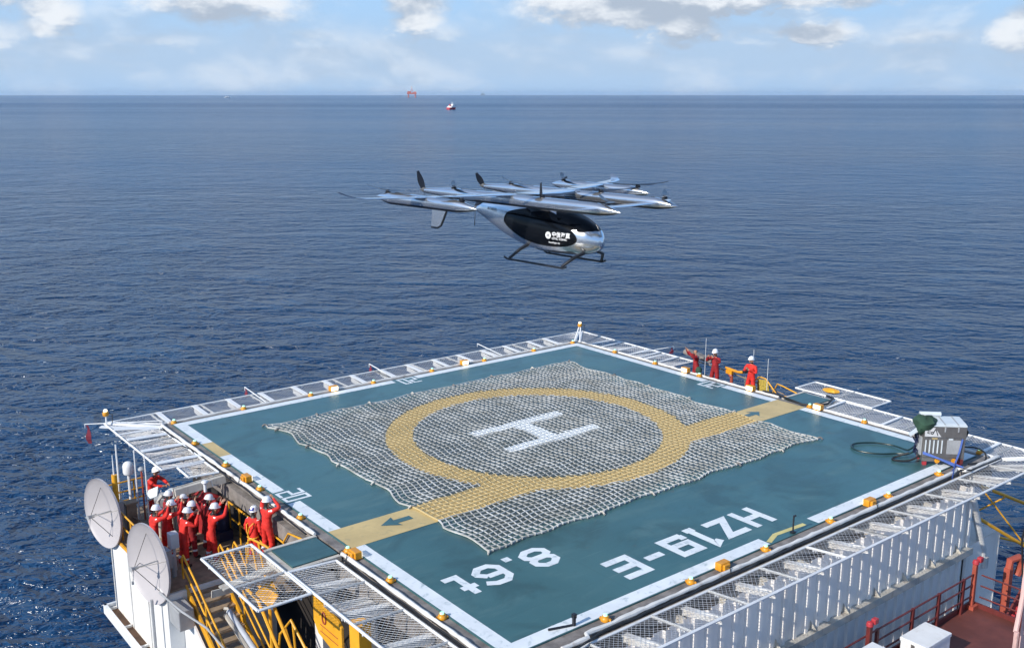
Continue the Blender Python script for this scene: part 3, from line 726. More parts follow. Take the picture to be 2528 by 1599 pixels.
# corner lamp posts
def corner_lamp(base, top, label, legs):
    root = thing('corner_lamp_post', base, label, 'lamp post', 'lamp posts at the net corners')
    mb = MB()
    for l in legs: mb.tube([l, Vector(top) + (Vector(l) - Vector(base)) * 0.25], 0.032, 8)
    mb.build('post', 'white', root)
    t = Vector(top); mb = MB(); mb.lathe([(0.0, 0), (0.10, 0), (0.12, 0.06), (0.11, 0.14), (0.08, 0.17), (0, 0.2)], 12, t); mb.build('housing', 'lampyel', root, True)
    mb = MB(); mb.lathe([(0.07, 0.17), (0.075, 0.22), (0.05, 0.25), (0, 0.26)], 12, t); mb.build('lens', 'flood', root, True)
    mb = MB(); mb.tube([t + Vector((.1, -.05, .1)), t + Vector((.22, -.1, .05)), t + Vector((.2, -.08, -.3))], .014, 5); mb.build('cable', 'black', root)
corner_lamp((-12.62, 12.0, 0), (-12.62, 12.0, 0.40), 'short white post with a yellow lamp at the far left net corner', [(-12.62, 12.0, 0)])
corner_lamp((10.66, 10.70, 0), (11.1, 10.97, 0.72), 'leaning white twin tube post with a yellow lamp at the far apex of the deck', [(10.75, 10.58, 0), (10.58, 10.83, 0)])

# ================================================================ AIRCRAFT (body axes: x forward, y left, z up)
def make_aircraft():
    root = thing('aircraft', (5.779, 7.755, 8.027), 'silver multi rotor electric aircraft with black cabin windows hovering over the helideck', 'aircraft')
    root.rotation_euler = Matrix(((0.14404, 0.98944, 0.01611), (-0.98953, 0.14416, -0.00648), (-0.00874, -0.01501, 0.99985))).to_euler()
    def B(mb, name, m, parent=root, smooth=True, **k): return mb.build(name, m, parent, smooth, local=True, **k)
    # ---- fuselage
    S = [(3.52, -1.66, -1.76, .03), (3.46, -1.46, -1.93, .22), (3.32, -1.24, -2.06, .42), (3.05, -0.99, -2.18, .61), (2.6, -0.76, -2.29, .77), (2.0, -0.55, -2.36, .87), (1.2, -0.38, -2.39, .92),
         (0.3, -0.27, -2.38, .92), (-0.6, -0.21, -2.27, .88), (-1.4, -0.19, -2.06, .79), (-2.2, -0.22, -1.80, .63), (-3.0, -0.34, -1.47, .42), (-3.7, -0.55, -1.18, .22), (-4.15, -0.75, -1.0, .10)]
    def prof(X):
        for i in range(len(S) - 1):
            a, b = S[i], S[i + 1]
            if b[0] <= X <= a[0]:
                t = (a[0] - X) / (a[0] - b[0])
                p0 = S[max(i - 1, 0)]; p3 = S[min(i + 2, len(S) - 1)]
                return [0.5 * ((2 * a[k]) + (-p0[k] + b[k]) * t + (2 * p0[k] - 5 * a[k] + 4 * b[k] - p3[k]) * t * t + (-p0[k] + 3 * a[k] - 3 * b[k] + p3[k]) * t ** 3) for k in (1, 2, 3)]
        return S[-1][1:]
    NEX = 2.25
    def surf(X, th, off=0.0):               # th from the top, positive to the left
        zt, zb, hw = prof(X); zc = zt * .45 + zb * .55; c, s_ = math.cos(th), math.sin(th)
        e = 2 / NEX
        y = (hw + off) * math.copysign(abs(s_) ** e, s_); hz = (zt - zc if c > 0 else zc - zb) + off
        return Vector((X, y, zc + hz * math.copysign(abs(c) ** e, c)))
    def side_y(X, z):
        zt, zb, hw = prof(X); zc = zt * .45 + zb * .55
        q = min(1, abs(z - zc) / ((zt - zc) if z > zc else (zc - zb)))
        return hw * max(0, 1 - q ** NEX) ** (1 / NEX)
    mb = MB(); Xs = [3.52 - 0.02 * i for i in range(6)] + [3.40 - 0.1 * i for i in range(1, 76)]
    mb.loft([[surf(X, 2 * PI * j / 48) for j in range(48)] for X in Xs if X >= -4.15]); fus = B(mb, 'fuselage', 'silver')
    # ---- side windows
    W = [(-1.66, -1.12), (-1.52, -0.80), (-1.15, -0.64), (-0.4, -0.50), (0.4, -0.46), (1.15, -0.56), (1.75, -0.80), (2.25, -1.12), (2.62, -1.42), (2.68, -1.66), (2.45, -1.84), (1.95, -1.97), (1.2, -2.03), (0.4, -2.00), (-0.4, -1.84), (-1.05, -1.57), (-1.5, -1.32)]
    def smooth_loop(P, n):
        out = []
        N = len(P)
        for i in range(N):
            p0, p1, p2, p3 = P[i - 1], P[i], P[(i + 1) % N], P[(i + 2) % N]
            for k in range(n):
                t = k / n
                out.append(tuple(0.5 * (2 * p1[c] + (-p0[c] + p2[c]) * t + (2 * p0[c] - 5 * p1[c] + 4 * p2[c] - p3[c]) * t * t + (-p0[c] + 3 * p1[c] - 3 * p2[c] + p3[c]) * t ** 3) for c in (0, 1)))
        return out
    WL = smooth_loop(W, 5); cx, cz = 0.55, -1.25
    for sg in (-1, 1):
        mb = MB(); rings = []
        for k in range(11):
            q_ = max(0.001, k / 10); ring = []
            for (X, z) in WL:
                x_, z_ = cx + (X - cx) * q_, cz + (z - cz) * q_
                ring.append(Vector((x_, sg * (side_y(x_, z_) + (0.012 if k < 10 else 0.002)), z_)))
            rings.append(ring)
        mb.loft(rings, cap=False); B(mb, 'side_window', 'glass', fus)
    # ---- windscreen
    mb = MB(); rings = []
    for k in range(21):
        X = 1.25 + (3.30 - 1.25) * k / 20
        hw_ = R(26 + 44 * math.sin(PI * (k / 20) ** 0.85)) if k < 20 else R(6)
        if k > 13: hw_ = R(69) * math.sqrt(max(0.01, 1 - ((k - 13) / 7.0) ** 2))
        rings.append([surf(X, -hw_ + 2 * hw_ * j / 16, 0.012) for j in range(17)])
    mb.loft(rings, cap=False, closed=False); B(mb, 'windscreen', 'glass', fus)
    # ---- dark belly pan and pylon
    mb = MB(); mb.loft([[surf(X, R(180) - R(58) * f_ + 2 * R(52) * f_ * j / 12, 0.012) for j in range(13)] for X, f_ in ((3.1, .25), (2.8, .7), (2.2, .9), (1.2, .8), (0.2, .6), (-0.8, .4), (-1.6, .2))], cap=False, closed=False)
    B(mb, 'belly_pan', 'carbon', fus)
    mb = MB(); mb.loft([[(1.3, 0, z), (0.9, w_, z), (0, w_ * 1.15, z), (-1.2, w_, z), (-1.7, 0, z), (-1.2, -w_, z), (0, -w_ * 1.15, z), (0.9, -w_, z)] for z, w_ in ((-0.75, .7), (-0.3, .48), (0.14, .42))])
    B(mb, 'wing_pylon', 'carbon')
    # ---- booms
    def boom(y, xn, xt, tail_round, zz=0.0):
        L = xn - xt; mb = MB(); rings = []
        for i in range(33):
            t = i / 32; X = xn - L * t
            d0 = xn - X; d1 = X - xt
            ry = 0.235 * min(1, (max(d0, 0.0) / 1.15)) ** 0.62 if d0 < 1.15 else 0.235
            if tail_round:
                if d1 < 0.9: ry = min(ry, 0.235 * max(0.02, d1 / 0.9) ** 0.6)
            else: ry = min(ry, 0.10 + 0.135 * min(1, d1 / 2.0))
            rz = ry * 1.05; drop = -0.06 * max(0, 1 - d0 / 1.15)
            rings.append([Vector((X, y + ry * math.cos(2 * PI * j / 20), zz + drop + rz * math.sin(2 * PI * j / 20) * (1.0 if math.sin(2 * PI * j / 20) > 0 else 1.15))) for j in range(20)])
        mb.loft(rings)
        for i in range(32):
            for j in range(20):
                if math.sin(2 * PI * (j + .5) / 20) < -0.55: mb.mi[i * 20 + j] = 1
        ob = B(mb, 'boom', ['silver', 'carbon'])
        mb = MB()
        for hx in BH[y]:
            for k in range(5):
                for off in (0.55, 1.0):
                    px = hx - (off + 0.11 * k) * (1 if hx > 0 else -1)
                    mb.box(px - .028, px + .028, y - .05, y + .02, zz + .236, zz + .254)
        B(mb, 'vent_slots', 'carbon', ob, False)
        return ob
    BH = {-5.8: (0.85, -3.75), 5.8: (1.0, -3.7), -1.99: (5.25, 1.77, -3.65), 1.99: (5.22, 1.77, -3.8)}
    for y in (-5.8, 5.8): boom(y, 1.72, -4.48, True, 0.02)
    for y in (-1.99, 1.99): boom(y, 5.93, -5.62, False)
    # ---- lift rotors
    def rotor(x, y, ang, Rr=1.62, coning=0.13):
        mb = MB(); mb.lathe([(0, 0.18), (0.12, 0.20), (0.13, 0.27), (0.09, 0.30), (0.085, 0.36), (0, 0.37)], 12, (x, y, 0)); rt = B(mb, 'lift_rotor', 'carbon')
        for k in (0, 1):
            a = ang + PI * k; d = Vector((math.cos(a), math.sin(a), 0)); s_ = Vector((-d.y, d.x, 0)); mb = MB(); rings = []
            for i in range(9):
                t = i / 8; ch = (0.06 + 0.10 * math.sin(PI * min(1, t * 1.35 + .12)) if t < .75 else 0.115 * (1.0 - (t - .75) * 3.2)); pt = R(16) * (1 - t * .6)
                c = Vector((x, y, 0.335)) + d * (0.06 + (Rr - .06) * t) + Vector((0, 0, coning * t * t))
                u = s_ * math.cos(pt) + Vector((0, 0, 1)) * math.sin(pt); n_ = d.cross(u)
                rings.append([c + u * ch, c + n_ * .014, c - u * ch, c - n_ * .012])
            mb.loft(rings); B(mb, 'blade', 'blade', rt)
    rotor(-3.75, -5.8, R(-5)); rotor(0.85, -5.8, R(200)); rotor(-3.65, -1.99, R(-42)); rotor(1.77, -1.99, R(52)); rotor(5.25, -1.99, R(140))
    rotor(-3.8, 1.99, R(150)); rotor(1.77, 1.99, R(47)); rotor(5.22, 1.99, R(125)); rotor(-3.7, 5.8, R(135), 1.5, .2); rotor(1.0, 5.8, R(-118))
    # ---- pusher propellers at the inner boom tails and fuselage tail
    def pusher(x, y, z, angs, Rr):
        mb = MB()
        Mx = Matrix.Rotation(-PI / 2, 3, 'Y')
        mb.lathe([(0, -0.02), (0.115, 0.0), (0.12, 0.10), (0.085, 0.2), (0.05, 0.32), (0.0, 0.36)], 12, (x, y, z), Mx); pr = B(mb, 'pusher_propeller', 'steel')
        for a in angs:
            d = Vector((0, math.cos(a), math.sin(a))); s_ = Vector((0, -d.z, d.y)); mb = MB(); rings = []
            for i in range(8):
                t = i / 7; ch = 0.06 + 0.085 * math.sin(PI * min(1, .15 + t * .9)); pt = R(55) * (1 - t * .5)
                c = Vector((x - .12, y, z)) + d * (.05 + (Rr - .05) * t); u = s_ * math.cos(pt) - Vector((1, 0, 0)) * math.sin(pt); n_ = d.cross(u)
                rings.append([c + u * ch, c + n_ * .015, c - u * ch, c - n_ * .015])
            mb.loft(rings); B(mb, 'blade', 'blade', pr)
    pusher(-5.62, -1.99, 0.02, (R(112), R(292)), 0.95)
    pusher(-5.62, 1.99, 0.02, (R(128), R(308)), 0.80)
    pusher(-4.15, 0.0, -0.87, (R(268), R(40)), 0.82)
    # ---- main wing: (y, leading edge x, trailing edge x, z, thickness)
    half = [(0.0, 0.62, -1.00, 0.16, .17), (1.75, 0.40, -0.95, 0.18, .17), (2.4, 0.12, -1.02, 0.20, .16), (4.0, -0.42, -1.36, 0.20, .13), (5.8, -1.02, -1.85, 0.21, .11), (7.6, -1.70, -2.38, 0.22, .08), (8.35, -2.05, -2.65, 0.23, .065), (8.62, -2.30, -2.84, 0.27, .05), (8.85, -2.62, -3.02, 0.36, .035), (8.98, -2.95, -3.18, 0.46, .02)]
    secs = [(-a[0], *a[1:]) for a in half[::-1]] + half[1:]
    def foil(y, le, te, z, th):
        c = le - te; out = []
        for k in range(20):
            a = 2 * PI * k / 20; xx = 0.5 * (1 - math.cos(a)); yt = 0.5 * th * 2.6 * (0.2969 * math.sqrt(max(xx, 0)) - 0.126 * xx - 0.3516 * xx ** 2 + 0.2843 * xx ** 3 - 0.1015 * xx ** 4) * 1.9
            out.append(Vector((le - c * xx, y, z + (yt if a < PI else -yt))))
        return out
    mb = MB(); mb.loft([foil(*s_) for s_ in secs]); B(mb, 'main_wing', 'silver')
    can = [(0.0, 5.15, 4.45, 0.02, .10), (1.9, 5.05, 4.45, 0.02, .10), (2.6, 4.95, 4.45, 0.02, .07), (3.2, 4.72, 4.40, 0.03, .04), (3.4, 4.55, 4.38, 0.04, .02)]
    mb = MB(); mb.loft([foil(*s_) for s_ in [(-a[0], *a[1:]) for a in can[::-1]] + can[1:]]); B(mb, 'front_wing', 'silver')
    # ---- hanging tail fins
    for sg in (-1, 1):
        y = sg * 1.99
        mb = MB(); P = [(-3.75, -0.18), (-5.08, -0.18), (-5.16, -1.66), (-4.72, -1.68), (-4.50, -1.56), (-4.36, -1.30)]
        mb.prism([(px, y - .025, pz) for px, pz in P], (0, .05, 0)); fn = B(mb, 'tail_fin', 'silver', smooth=False)
        mb = MB(); mb.tube([(-3.80, y, -0.2), (-4.36, y, -1.30), (-4.52, y, -1.58), (-4.74, y, -1.69), (-5.16, y, -1.69)], 0.055, 6); B(mb, 'leading_edge', 'carbon', fn)
    mb = MB(); mb.prism([(1.15, -1.3, .2), (0.98, -1.3, .2), (1.0, -1.3, .72), (1.07, -1.3, .78)], (0, .03, 0)); mb.bar((1.08, -1.285, .1), (1.08, -1.285, .2), .3, .08); B(mb, 'antenna_blade', 'carbon', smooth=False)
    # ---- landing skids
    for sg in (-1, 1):
        y = sg * 1.36
        mb = MB(); mb.tube([(-1.0, y, -2.68), (-0.80, y, -2.755), (2.45, y, -2.78), (2.66, y, -2.70)], 0.047, 8); sk = B(mb, 'skid', 'carbon')
        for (xb, xt, zt, yt) in ((-0.72, -0.25, -2.12, .62), (2.38, 2.88, -2.16, .45)):
            mb = MB(); mb.tube([(xb, y, -2.77), (xb + .05, y, -2.70), (xb + (xt - xb) * .75, y - sg * .35, zt - .18), (xt, sg * yt, zt)], [.055, .065, .075, .085], 8); B(mb, 'strut', 'carbon', sk)
    # ---- lettering on the window and tail
    def text(body, X, z, size, m, name, sg=-1, tilt=0.0, font_scale=1.0, yoff=0.02, parent=fus):
        cu = bpy.data.curves.new('t', 'FONT'); cu.body = body; cu.size = size; cu.fill_mode = 'BOTH'; cu.offset = size * 0.018
        tmp = bpy.data.objects.new('t', cu); COL.objects.link(tmp); bpy.context.view_layer.update()
        me = bpy.data.meshes.new_from_object(tmp.evaluated_get(bpy.context.evaluated_depsgraph_get())); bpy.data.objects.remove(tmp)
        mb = MB(); vs = []
        for v in me.vertices:
            x_ = X + v.co.x * font_scale * (-sg); z_ = z + v.co.y + tilt * v.co.x
            vs.append(Vector((x_, sg * (side_y(x_, z_) + yoff), z_)))
        mb.add(vs, [list(p.vertices) for p in me.polygons]); return B(mb, name, m, parent, False, fixn=False)
    text('\u4e2d\u4fe1\u6d77\u76f4', 1.42, -1.54, 0.24, 'decal', 'window_lettering', tilt=0.0)
    text('CITIC COHC', 1.42, -1.68, 0.125, 'decal', 'window_lettering', tilt=0.0, font_scale=1.12)
    text('AutoFlight Air', 1.22, -1.86, 0.11, 'decal', 'window_lettering', tilt=0.0)
    mb = MB(); mb.loft([[Vector((1.22 + r_ * math.cos(2 * PI * j / 20), -side_y(1.22 + r_ * math.cos(2 * PI * j / 20), -1.52 + r_ * math.sin(2 * PI * j / 20)) - .02, -1.52 + r_ * math.sin(2 * PI * j / 20))) for j in range(20)] for r_ in (0.02, 0.09, 0.155)], cap=False); em = B(mb, 'window_emblem', 'decal', fus)
    mb = MB()
    for k in range(3):
        a = R(30 + 60 * k); p = [Vector((1.22 + s2 * 0.13 * math.cos(a), 0, -1.52 + s2 * 0.13 * math.sin(a))) for s2 in (-1, 1)]
        for v in p: v.y = -side_y(v.x, v.z) - .026
        mb.bar(p[0], p[1], 0.018, 0.006, up=(0, 1, 0))
    B(mb, 'emblem_spokes', 'carbon', em, False)
    text('B-7LA2 T48RE', 0.10, -0.44, 0.13, 'decal', 'registration', yoff=0.03)
    text('B-7LAB E3', -3.05, -0.78, 0.17, 'decalgrey', 'registration', yoff=0.02)
    return root
make_aircraft()

# ================================================================ PEOPLE
def seg_dist(p, a, b):
    d = b - a; t = max(0, min(1, (p - a).dot(d) / max(1e-9, d.dot(d)))); return (p - (a + d * t)).length
def person(loc, rz, label, arms='photo', suit='red', hat='white', lean=0.0, sit=0.0, strips=True, twist=0.0, scale=1.0, stance=0.12, head_pitch=0.25):
    """figure facing local +y; arms: photo / one / forehead / down / chest / forward / lower"""
    V = {}; rad = {}; E_ = []; kind = {}
    def v(n, p, r, k): V[n] = Vector(p); rad[n] = r; kind[n] = k
    L = lean
    hx_ = .03 * math.sin(loc[0] * 37 + loc[1] * 11)
    v('pel', (hx_, 0, .92), (.175, .135), 'suit'); v('spi', (hx_ * .5, .02 + L * .15, 1.12), (.150 + hx_ * .3, .115), 'suit'); v('che', (-hx_ * .5, .03 + L * .35, 1.32), (.185, .13), 'suit')
    v('nek', (0, .02 + L * .5, 1.475), (.062, .062), 'skin'); v('hea', (0, .05 + L * .58, 1.565), (.078, .088), 'skin'); v('cro', (0, .055 + L * .62, 1.665), (.076, .088), 'skin')
    E_ += [('pel', 'spi'), ('spi', 'che'), ('che', 'nek'), ('nek', 'hea'), ('hea', 'cro')]
    c = V['che']
    A = {'photo': ((.30, .20, 1.26), (.13, .38, 1.50)), 'up': ((.27, .26, 1.42), (.16, .40, 1.66)), 'forehead': ((.36, .20, 1.50), (.10, .20, 1.68)), 'down': ((.27, -.02, 1.12), (.27, .08, .88)),
         'chest': ((.28, .08, 1.13), (.08, .27, 1.27)), 'forward': ((.25, .25, 1.25), (.14, .48, 1.22)), 'hip': ((.36, -.06, 1.14), (.22, .08, .98))}
    sides = {'photo': ('photo', 'photo'), 'one': ('down', 'up'), 'up': ('up', 'up'), 'forehead': ('hip', 'forehead'), 'down': ('down', 'down'), 'chest': ('chest', 'chest'), 'forward': ('forward', 'forward'), 'mix': ('photo', 'up'), 'both_head': ('forehead', 'forehead')}[arms]
    for sg, nm in ((-1, sides[0]), (1, sides[1])):
        s_ = 'l' if sg < 0 else 'r'; el, wr = A[nm]; off = Vector((0, c.y - .03, 0))
        v('sh' + s_, (sg * .195, c.y - .01, 1.385), (.082, .082), 'suit'); v('el' + s_, Vector((sg * el[0], el[1], el[2])) + off, (.066, .066), 'suit'); W_ = Vector((sg * wr[0], wr[1], wr[2])) + off
        v('wr' + s_, W_, (.046, .046), 'suit')
        d = (W_ - V['el' + s_]).normalized(); tow = Vector((-sg * 1.0, 0.15, 0.35)) if nm not in ('down', 'hip') else Vector((0, .3, -1))
        d2 = (d + tow * .35).normalized()
        pal = W_ + d2 * .075; v('pa' + s_, pal, (.040, .026), 'skin')
        E_ += [('che', 'sh' + s_), ('sh' + s_, 'el' + s_), ('el' + s_, 'wr' + s_), ('wr' + s_, 'pa' + s_)]
        side = d2.cross(Vector((0, 1, 0.2))).normalized(); nrm = side.cross(d2)
        for k in range(4):                        # four curled fingers of different length
            f0 = pal + d2 * .03 + side * (k - 1.5) * .021; ln = (.052, .064, .060, .046)[k]
            v('f%d%s' % (k, s_), f0, (.011, .011), 'skin'); v('g%d%s' % (k, s_), f0 + d2 * ln * .6 + nrm * .008, (.010, .010), 'skin'); v('h%d%s' % (k, s_), f0 + d2 * ln + nrm * .026, (.009, .009), 'skin')
            E_ += [('pa' + s_, 'f%d%s' % (k, s_)), ('f%d%s' % (k, s_), 'g%d%s' % (k, s_)), ('g%d%s' % (k, s_), 'h%d%s' % (k, s_))]
        t0 = W_ + d2 * .035 - side * .035; v('t' + s_, t0, (.013, .013), 'skin'); v('u' + s_, t0 + d2 * .035 - side * .022 + nrm * .012, (.011, .011), 'skin'); E_ += [('wr' + s_, 't' + s_), ('t' + s_, 'u' + s_)]
        st = stance
        v('hi' + s_, (sg * .105, 0, .86), (.112, .112), 'suit'); v('kn' + s_, (sg * (.09 + st * .35), .04, .49), (.088, .088), 'suit'); v('an' + s_, (sg * (.08 + st * .6), -.01 + sg * stance * .3, .13), (.075, .078), 'suit')
        v('he' + s_, (sg * (.08 + st * .6), -.02 + sg * stance * .3, .06), (.052, .056), 'boot'); v('to' + s_, (sg * (.10 + st * .6), .15 + sg * stance * .3, .04), (.042, .038), 'boot')
        E_ += [('pel', 'hi' + s_), ('hi' + s_, 'kn' + s_), ('kn' + s_, 'an' + s_), ('an' + s_, 'he' + s_), ('he' + s_, 'to' + s_)]
    names = list(V); idx = {n: i for i, n in enumerate(names)}
    me = bpy.data.meshes.new('p'); me.from_pydata([tuple(V[n]) for n in names], [(idx[a], idx[b]) for a, b in E_], []); me.update()
    tmp = bpy.data.objects.new('p', me); COL.objects.link(tmp)
    sk = tmp.modifiers.new('s', 'SKIN'); sk.use_smooth_shade = True; sk.branch_smoothing = 0.6
    lay = me.skin_vertices[0].data if me.skin_vertices else None
    if lay is None:
        bm = bmesh.new(); bm.from_mesh(me); bm.verts.layers.skin.verify(); bm.to_mesh(me); bm.free(); lay = me.skin_vertices[0].data
    for n in names: lay[idx[n]].radius = rad[n]; lay[idx[n]].use_root = (n == 'pel')
    sb = tmp.modifiers.new('u', 'SUBSURF'); sb.levels = 2; sb.render_levels = 2
    bpy.context.view_layer.update(); dg = bpy.context.evaluated_depsgraph_get()
    body = bpy.data.meshes.new_from_object(tmp.evaluated_get(dg)); bpy.data.objects.remove(tmp); body.name = 'body'
    for mn in (suit, 'skin', 'boot', 'reflect', 'hair'): body.materials.append(M[mn])
    seg = [(V[a], V[b], kind[b], a, b) for a, b in E_]
    mi = []
    for p in body.polygons:
        ct = p.center; best = min(seg, key=lambda s_: seg_dist(ct, s_[0], s_[1]) - 0.5 * rad[s_[4]][0]); k = {'suit': 0, 'skin': 1, 'boot': 2}[best[2]]
        if best[3] == 'che' and best[4] == 'nek' and ct.z < V['nek'].z - .01: k = 0
        if strips and best[4] in ('anl', 'anr') and 0.24 < ct.z < 0.31: k = 3
        if strips and best[4] in ('shl', 'shr') and 1.40 < ct.z and abs(ct.x) > .1: k = 3 if abs(ct.x) > .17 and ct.y < c.y - .02 else k
        if k == 1 and best[4] in ('hea', 'cro') and (ct.z > V['cro'].z or ct.y < V['hea'].y - .035): k = 4
        mi.append(k)
    for v_ in body.vertices:                       # creases of loose cloth
        p = v_.co
        if p.z < 1.42 and p.z > .14:
            k_ = .007 * math.sin(46 * p.z + 9 * p.x + loc[0] * 5) + .005 * math.sin(71 * p.z - 23 * p.x + 17 * p.y)
            v_.co = p + v_.normal * k_
    body.polygons.foreach_set('material_index', mi); body.polygons.foreach_set('use_smooth', [True] * len(mi)); body.update()
    root = thing('person', loc, label, 'person', 'crew in red coveralls watching the aircraft')
    root.rotation_euler = (0, 0, rz - PI / 2); root.scale = (scale * 1.10,) * 3
    bo = bpy.data.objects.new('body', body); COL.objects.link(bo); bo.parent = root; ORG[bo.name] = Vector((0, 0, 0))
    hc = V['cro']; hp = Matrix.Rotation(head_pitch, 3, 'X')
    def P(p): return hc + hp @ Vector(p)
    mb = MB()                                   # face: nose, eyes, mouth and ears
    mb.obox(P((0, .096, -.085)), (.012, 0, 0), (0, .014, 0), (0, 0, .020))
    for sg in (-1, 1): mb.lathe([(0, -.03), (.014, -.02), (.018, 0), (.012, .025), (0, .03)], 6, P((sg * .082, .0, -.075)))
    mb.build('nose_and_ears', 'skin', bo, True, local=True)
    mb = MB()
    for sg in (-1, 1): mb.obox(P((sg * .033, .088, -.055)), (.013, 0, 0), (0, .004, 0), (0, 0, .006))
    mb.obox(P((0, .086, -.125)), (.022, 0, 0), (0, .004, 0), (0, 0, .005)); mb.build('eyes_and_mouth', 'hair', bo, False, local=True)
    if hat:
        mb = MB(); prof_ = [(.136, -.014), (.126, .0), (.119, .034), (.106, .074), (.082, .106), (.045, .124), (.0, .129)]
        rings = []
        for (r_, z_) in prof_:
            ring = []
            for j in range(20):
                a = 2 * PI * j / 20; fx = r_ * 0.90 * math.cos(a); fy = r_ * 1.08 * math.sin(a)
                if z_ < .001 and math.sin(a) > .2: fy += .05 * math.sin(a) ** 2; 
                ring.append(P((fx, fy - .005, z_ - .005)))
            rings.append(ring)
        mb.loft(rings); mb.tube([P((0, -.12, .03)), P((0, -.075, .113)), P((0, 0, .131)), P((0, .075, .113)), P((0, .11, .05))], .010, 6)
        ho = mb.build('helmet', 'hat', bo, True, local=True)
        if hat == 'blue':
            mb = MB(); mb.obox(P((0, -.118, .042)), (.065, 0, 0), (0, .018, .0), (0, .0, .016)); mb.obox(P((.045, -.095, .066)), (.02, 0, 0), (0, .018, .01), (0, .0, .03)); mb.build('blue_badge', 'blue', ho, False, local=True)
    return root, V
def to_world(root, p): return Matrix.Translation(root.location) @ root.rotation_euler.to_matrix().to_4x4() @ Vector(p)
def phone(root, V, label):
    p = (V['par'] + V['pal']) / 2 if 'pal' in V else V['par']
    mid = (V['par'] + V['pal']) / 2 + Vector((0, .05, .03))
    mb = MB(); mb.obox((0, 0, 0), (.075, 0, 0), (0, .006, 0), (0, 0, .038)); o = mb.build('phone', 'black', None, bevel=.004)
    w_ = to_world(root, mid); o.location = (w_.x, w_.y, w_.z); o.rotation_euler = root.rotation_euler; setp(o, label, 'phone', 'phones held up by the crew')
FZ = -2.30
CR = [  # x, y, facing, arms, suit, label
    (-13.72, 3.95, 5, 'mix', 'red', 'person in red coverall and white helmet standing leftmost behind the front dish'),
    (-13.30, 4.00, 12, 'up', 'red', 'person in red coverall reaching both arms up right beside the leftmost man'),
    (-12.95, 4.85, 10, 'up', 'dark_shaded_red', 'person in shade-darkened red coverall holding up a phone just below the white control console'),
    (-12.62, 4.40, -5, 'photo', 'dark_shaded_red', 'person in shade-darkened red coverall, left one of the close pair of white helmets'),
    (-12.20, 4.75, 5, 'mix', 'dark_shaded_red', 'person in shade-darkened red coverall, right one of the close pair of white helmets'),
    (-12.64, 3.62, 8, 'forehead', 'dark_shaded_red', 'person shading the eyes with a hand on the helmet brim, mid crowd'),
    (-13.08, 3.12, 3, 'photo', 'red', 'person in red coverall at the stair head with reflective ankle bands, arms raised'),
    (-12.02, 3.72, 0, 'photo', 'dark_shaded_red', 'person in shade-darkened red coverall and white helmet behind the tall bright red man'),
    (-12.26, 2.82, 4, 'up', 'red', 'tall bright red coverall man filming with raised arms left of the yellow hoop rails'),
]
for i, (x, y, rz, arms, suit, lab) in enumerate(CR):
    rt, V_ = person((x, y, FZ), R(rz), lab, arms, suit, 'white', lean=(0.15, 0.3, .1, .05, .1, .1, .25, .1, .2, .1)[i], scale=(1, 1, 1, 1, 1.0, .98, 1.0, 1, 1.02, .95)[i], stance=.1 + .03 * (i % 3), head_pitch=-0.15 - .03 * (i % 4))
    if i in (2, 6, 8): phone(rt, V_, ['', '', 'dark phone held up below the control console', '', '', '', 'dark phone held by the man at the stair head', '', 'dark phone held by the tall bright red filming man'][i])
person((-12.55, 7.55, FZ), R(-60), 'person in red coverall and white helmet working at the white control console', 'forward', 'red', 'white', lean=.35, head_pitch=.35)
person((-11.40, 1.48, -2.12), R(25), 'person with yellow harness and blue marked helmet beside the deck edge', 'down', 'red', 'blue', lean=.1, head_pitch=.1)
mb = MB(); hx, hy, hz_ = -11.40, 1.48, -2.12
for dy in (-.13, .13):
    mb.tube([(hx + .10, hy + dy, hz_ + 1.30), (hx - .02, hy + dy, hz_ + 1.46), (hx - .14, hy + dy * .9, hz_ + 1.36), (hx - .17, hy + dy * .4, hz_ + 1.15), (hx - .13, hy - dy * .3, hz_ + .95)], .02, 5)
mb.tube([(hx + .16 * math.cos(a), hy + .20 * math.sin(a), hz_ + .97) for a in [2 * PI * k / 14 for k in range(15)]], .024, 5)
solid('safety_harness', mb, 'yellow', 'yellow safety harness worn by the man with the blue marked helmet', 'harness')
person((-11.34, 0.52, -1.52), R(15), 'person in red coverall with both elbows raised beside the deck gutter', 'both_head', 'red', 'white', head_pitch=-.1, scale=1.02)
# crew on the right hand stair
person((11.75, 0.34, -0.74), R(185), 'lone person in bright red coverall with folded arms right of the yellow monitor', 'chest', 'red', 'white', head_pitch=.1)
person((11.80, 2.45, -0.84), R(190), 'person in dark red coverall with white helmet holding a camera by the right edge', 'photo', 'dark_shaded_red', 'white', head_pitch=-.05)
rt, V_ = person((11.75, 3.55, -0.98), R(150), 'bare headed person in dark red coverall raising one arm at the far right stair', 'up', 'dark_shaded_red', None, head_pitch=0)

# ================================================================ LEFT PLATFORM, STAIRS, DISHES
def plat(name, x0, x1, y0, y1, z0, z1, m, label, cat, bevel=0.0):
    mb = MB(); mb.box(x0, x1, y0, y1, z0, z1); return solid(name, mb, m, label, cat, bevel=bevel)
root = thing('viewing_platform', (-12.6, 5.2, -5.1), 'white sided platform block where the red crowd stands left of the helideck', 'platform')
mb = MB(); mb.box(-14.2, -10.7, 1.62, 6.92, -5.1, FZ - .06); mb.build('side_wall', 'wallwhite', root)
mb = MB(); mb.box(-13.8, -10.7, 6.93, 8.95, FZ - .3, FZ - .06); mb.build('end_slab', 'white_rust', root)
mb = MB(); mb.box(-14.1, -10.6, 1.72, 6.9, FZ - .055, FZ); mb.box(-13.78, -10.6, 6.901, 8.9, FZ - .055, FZ); mb.build('grating_floor', 'grate', root)
mb = MB(); mb.box(-14.19, -14.14, 3.9, 6.9, FZ - .05, FZ + .06); mb.build('toe_plate', 'yellow', root)
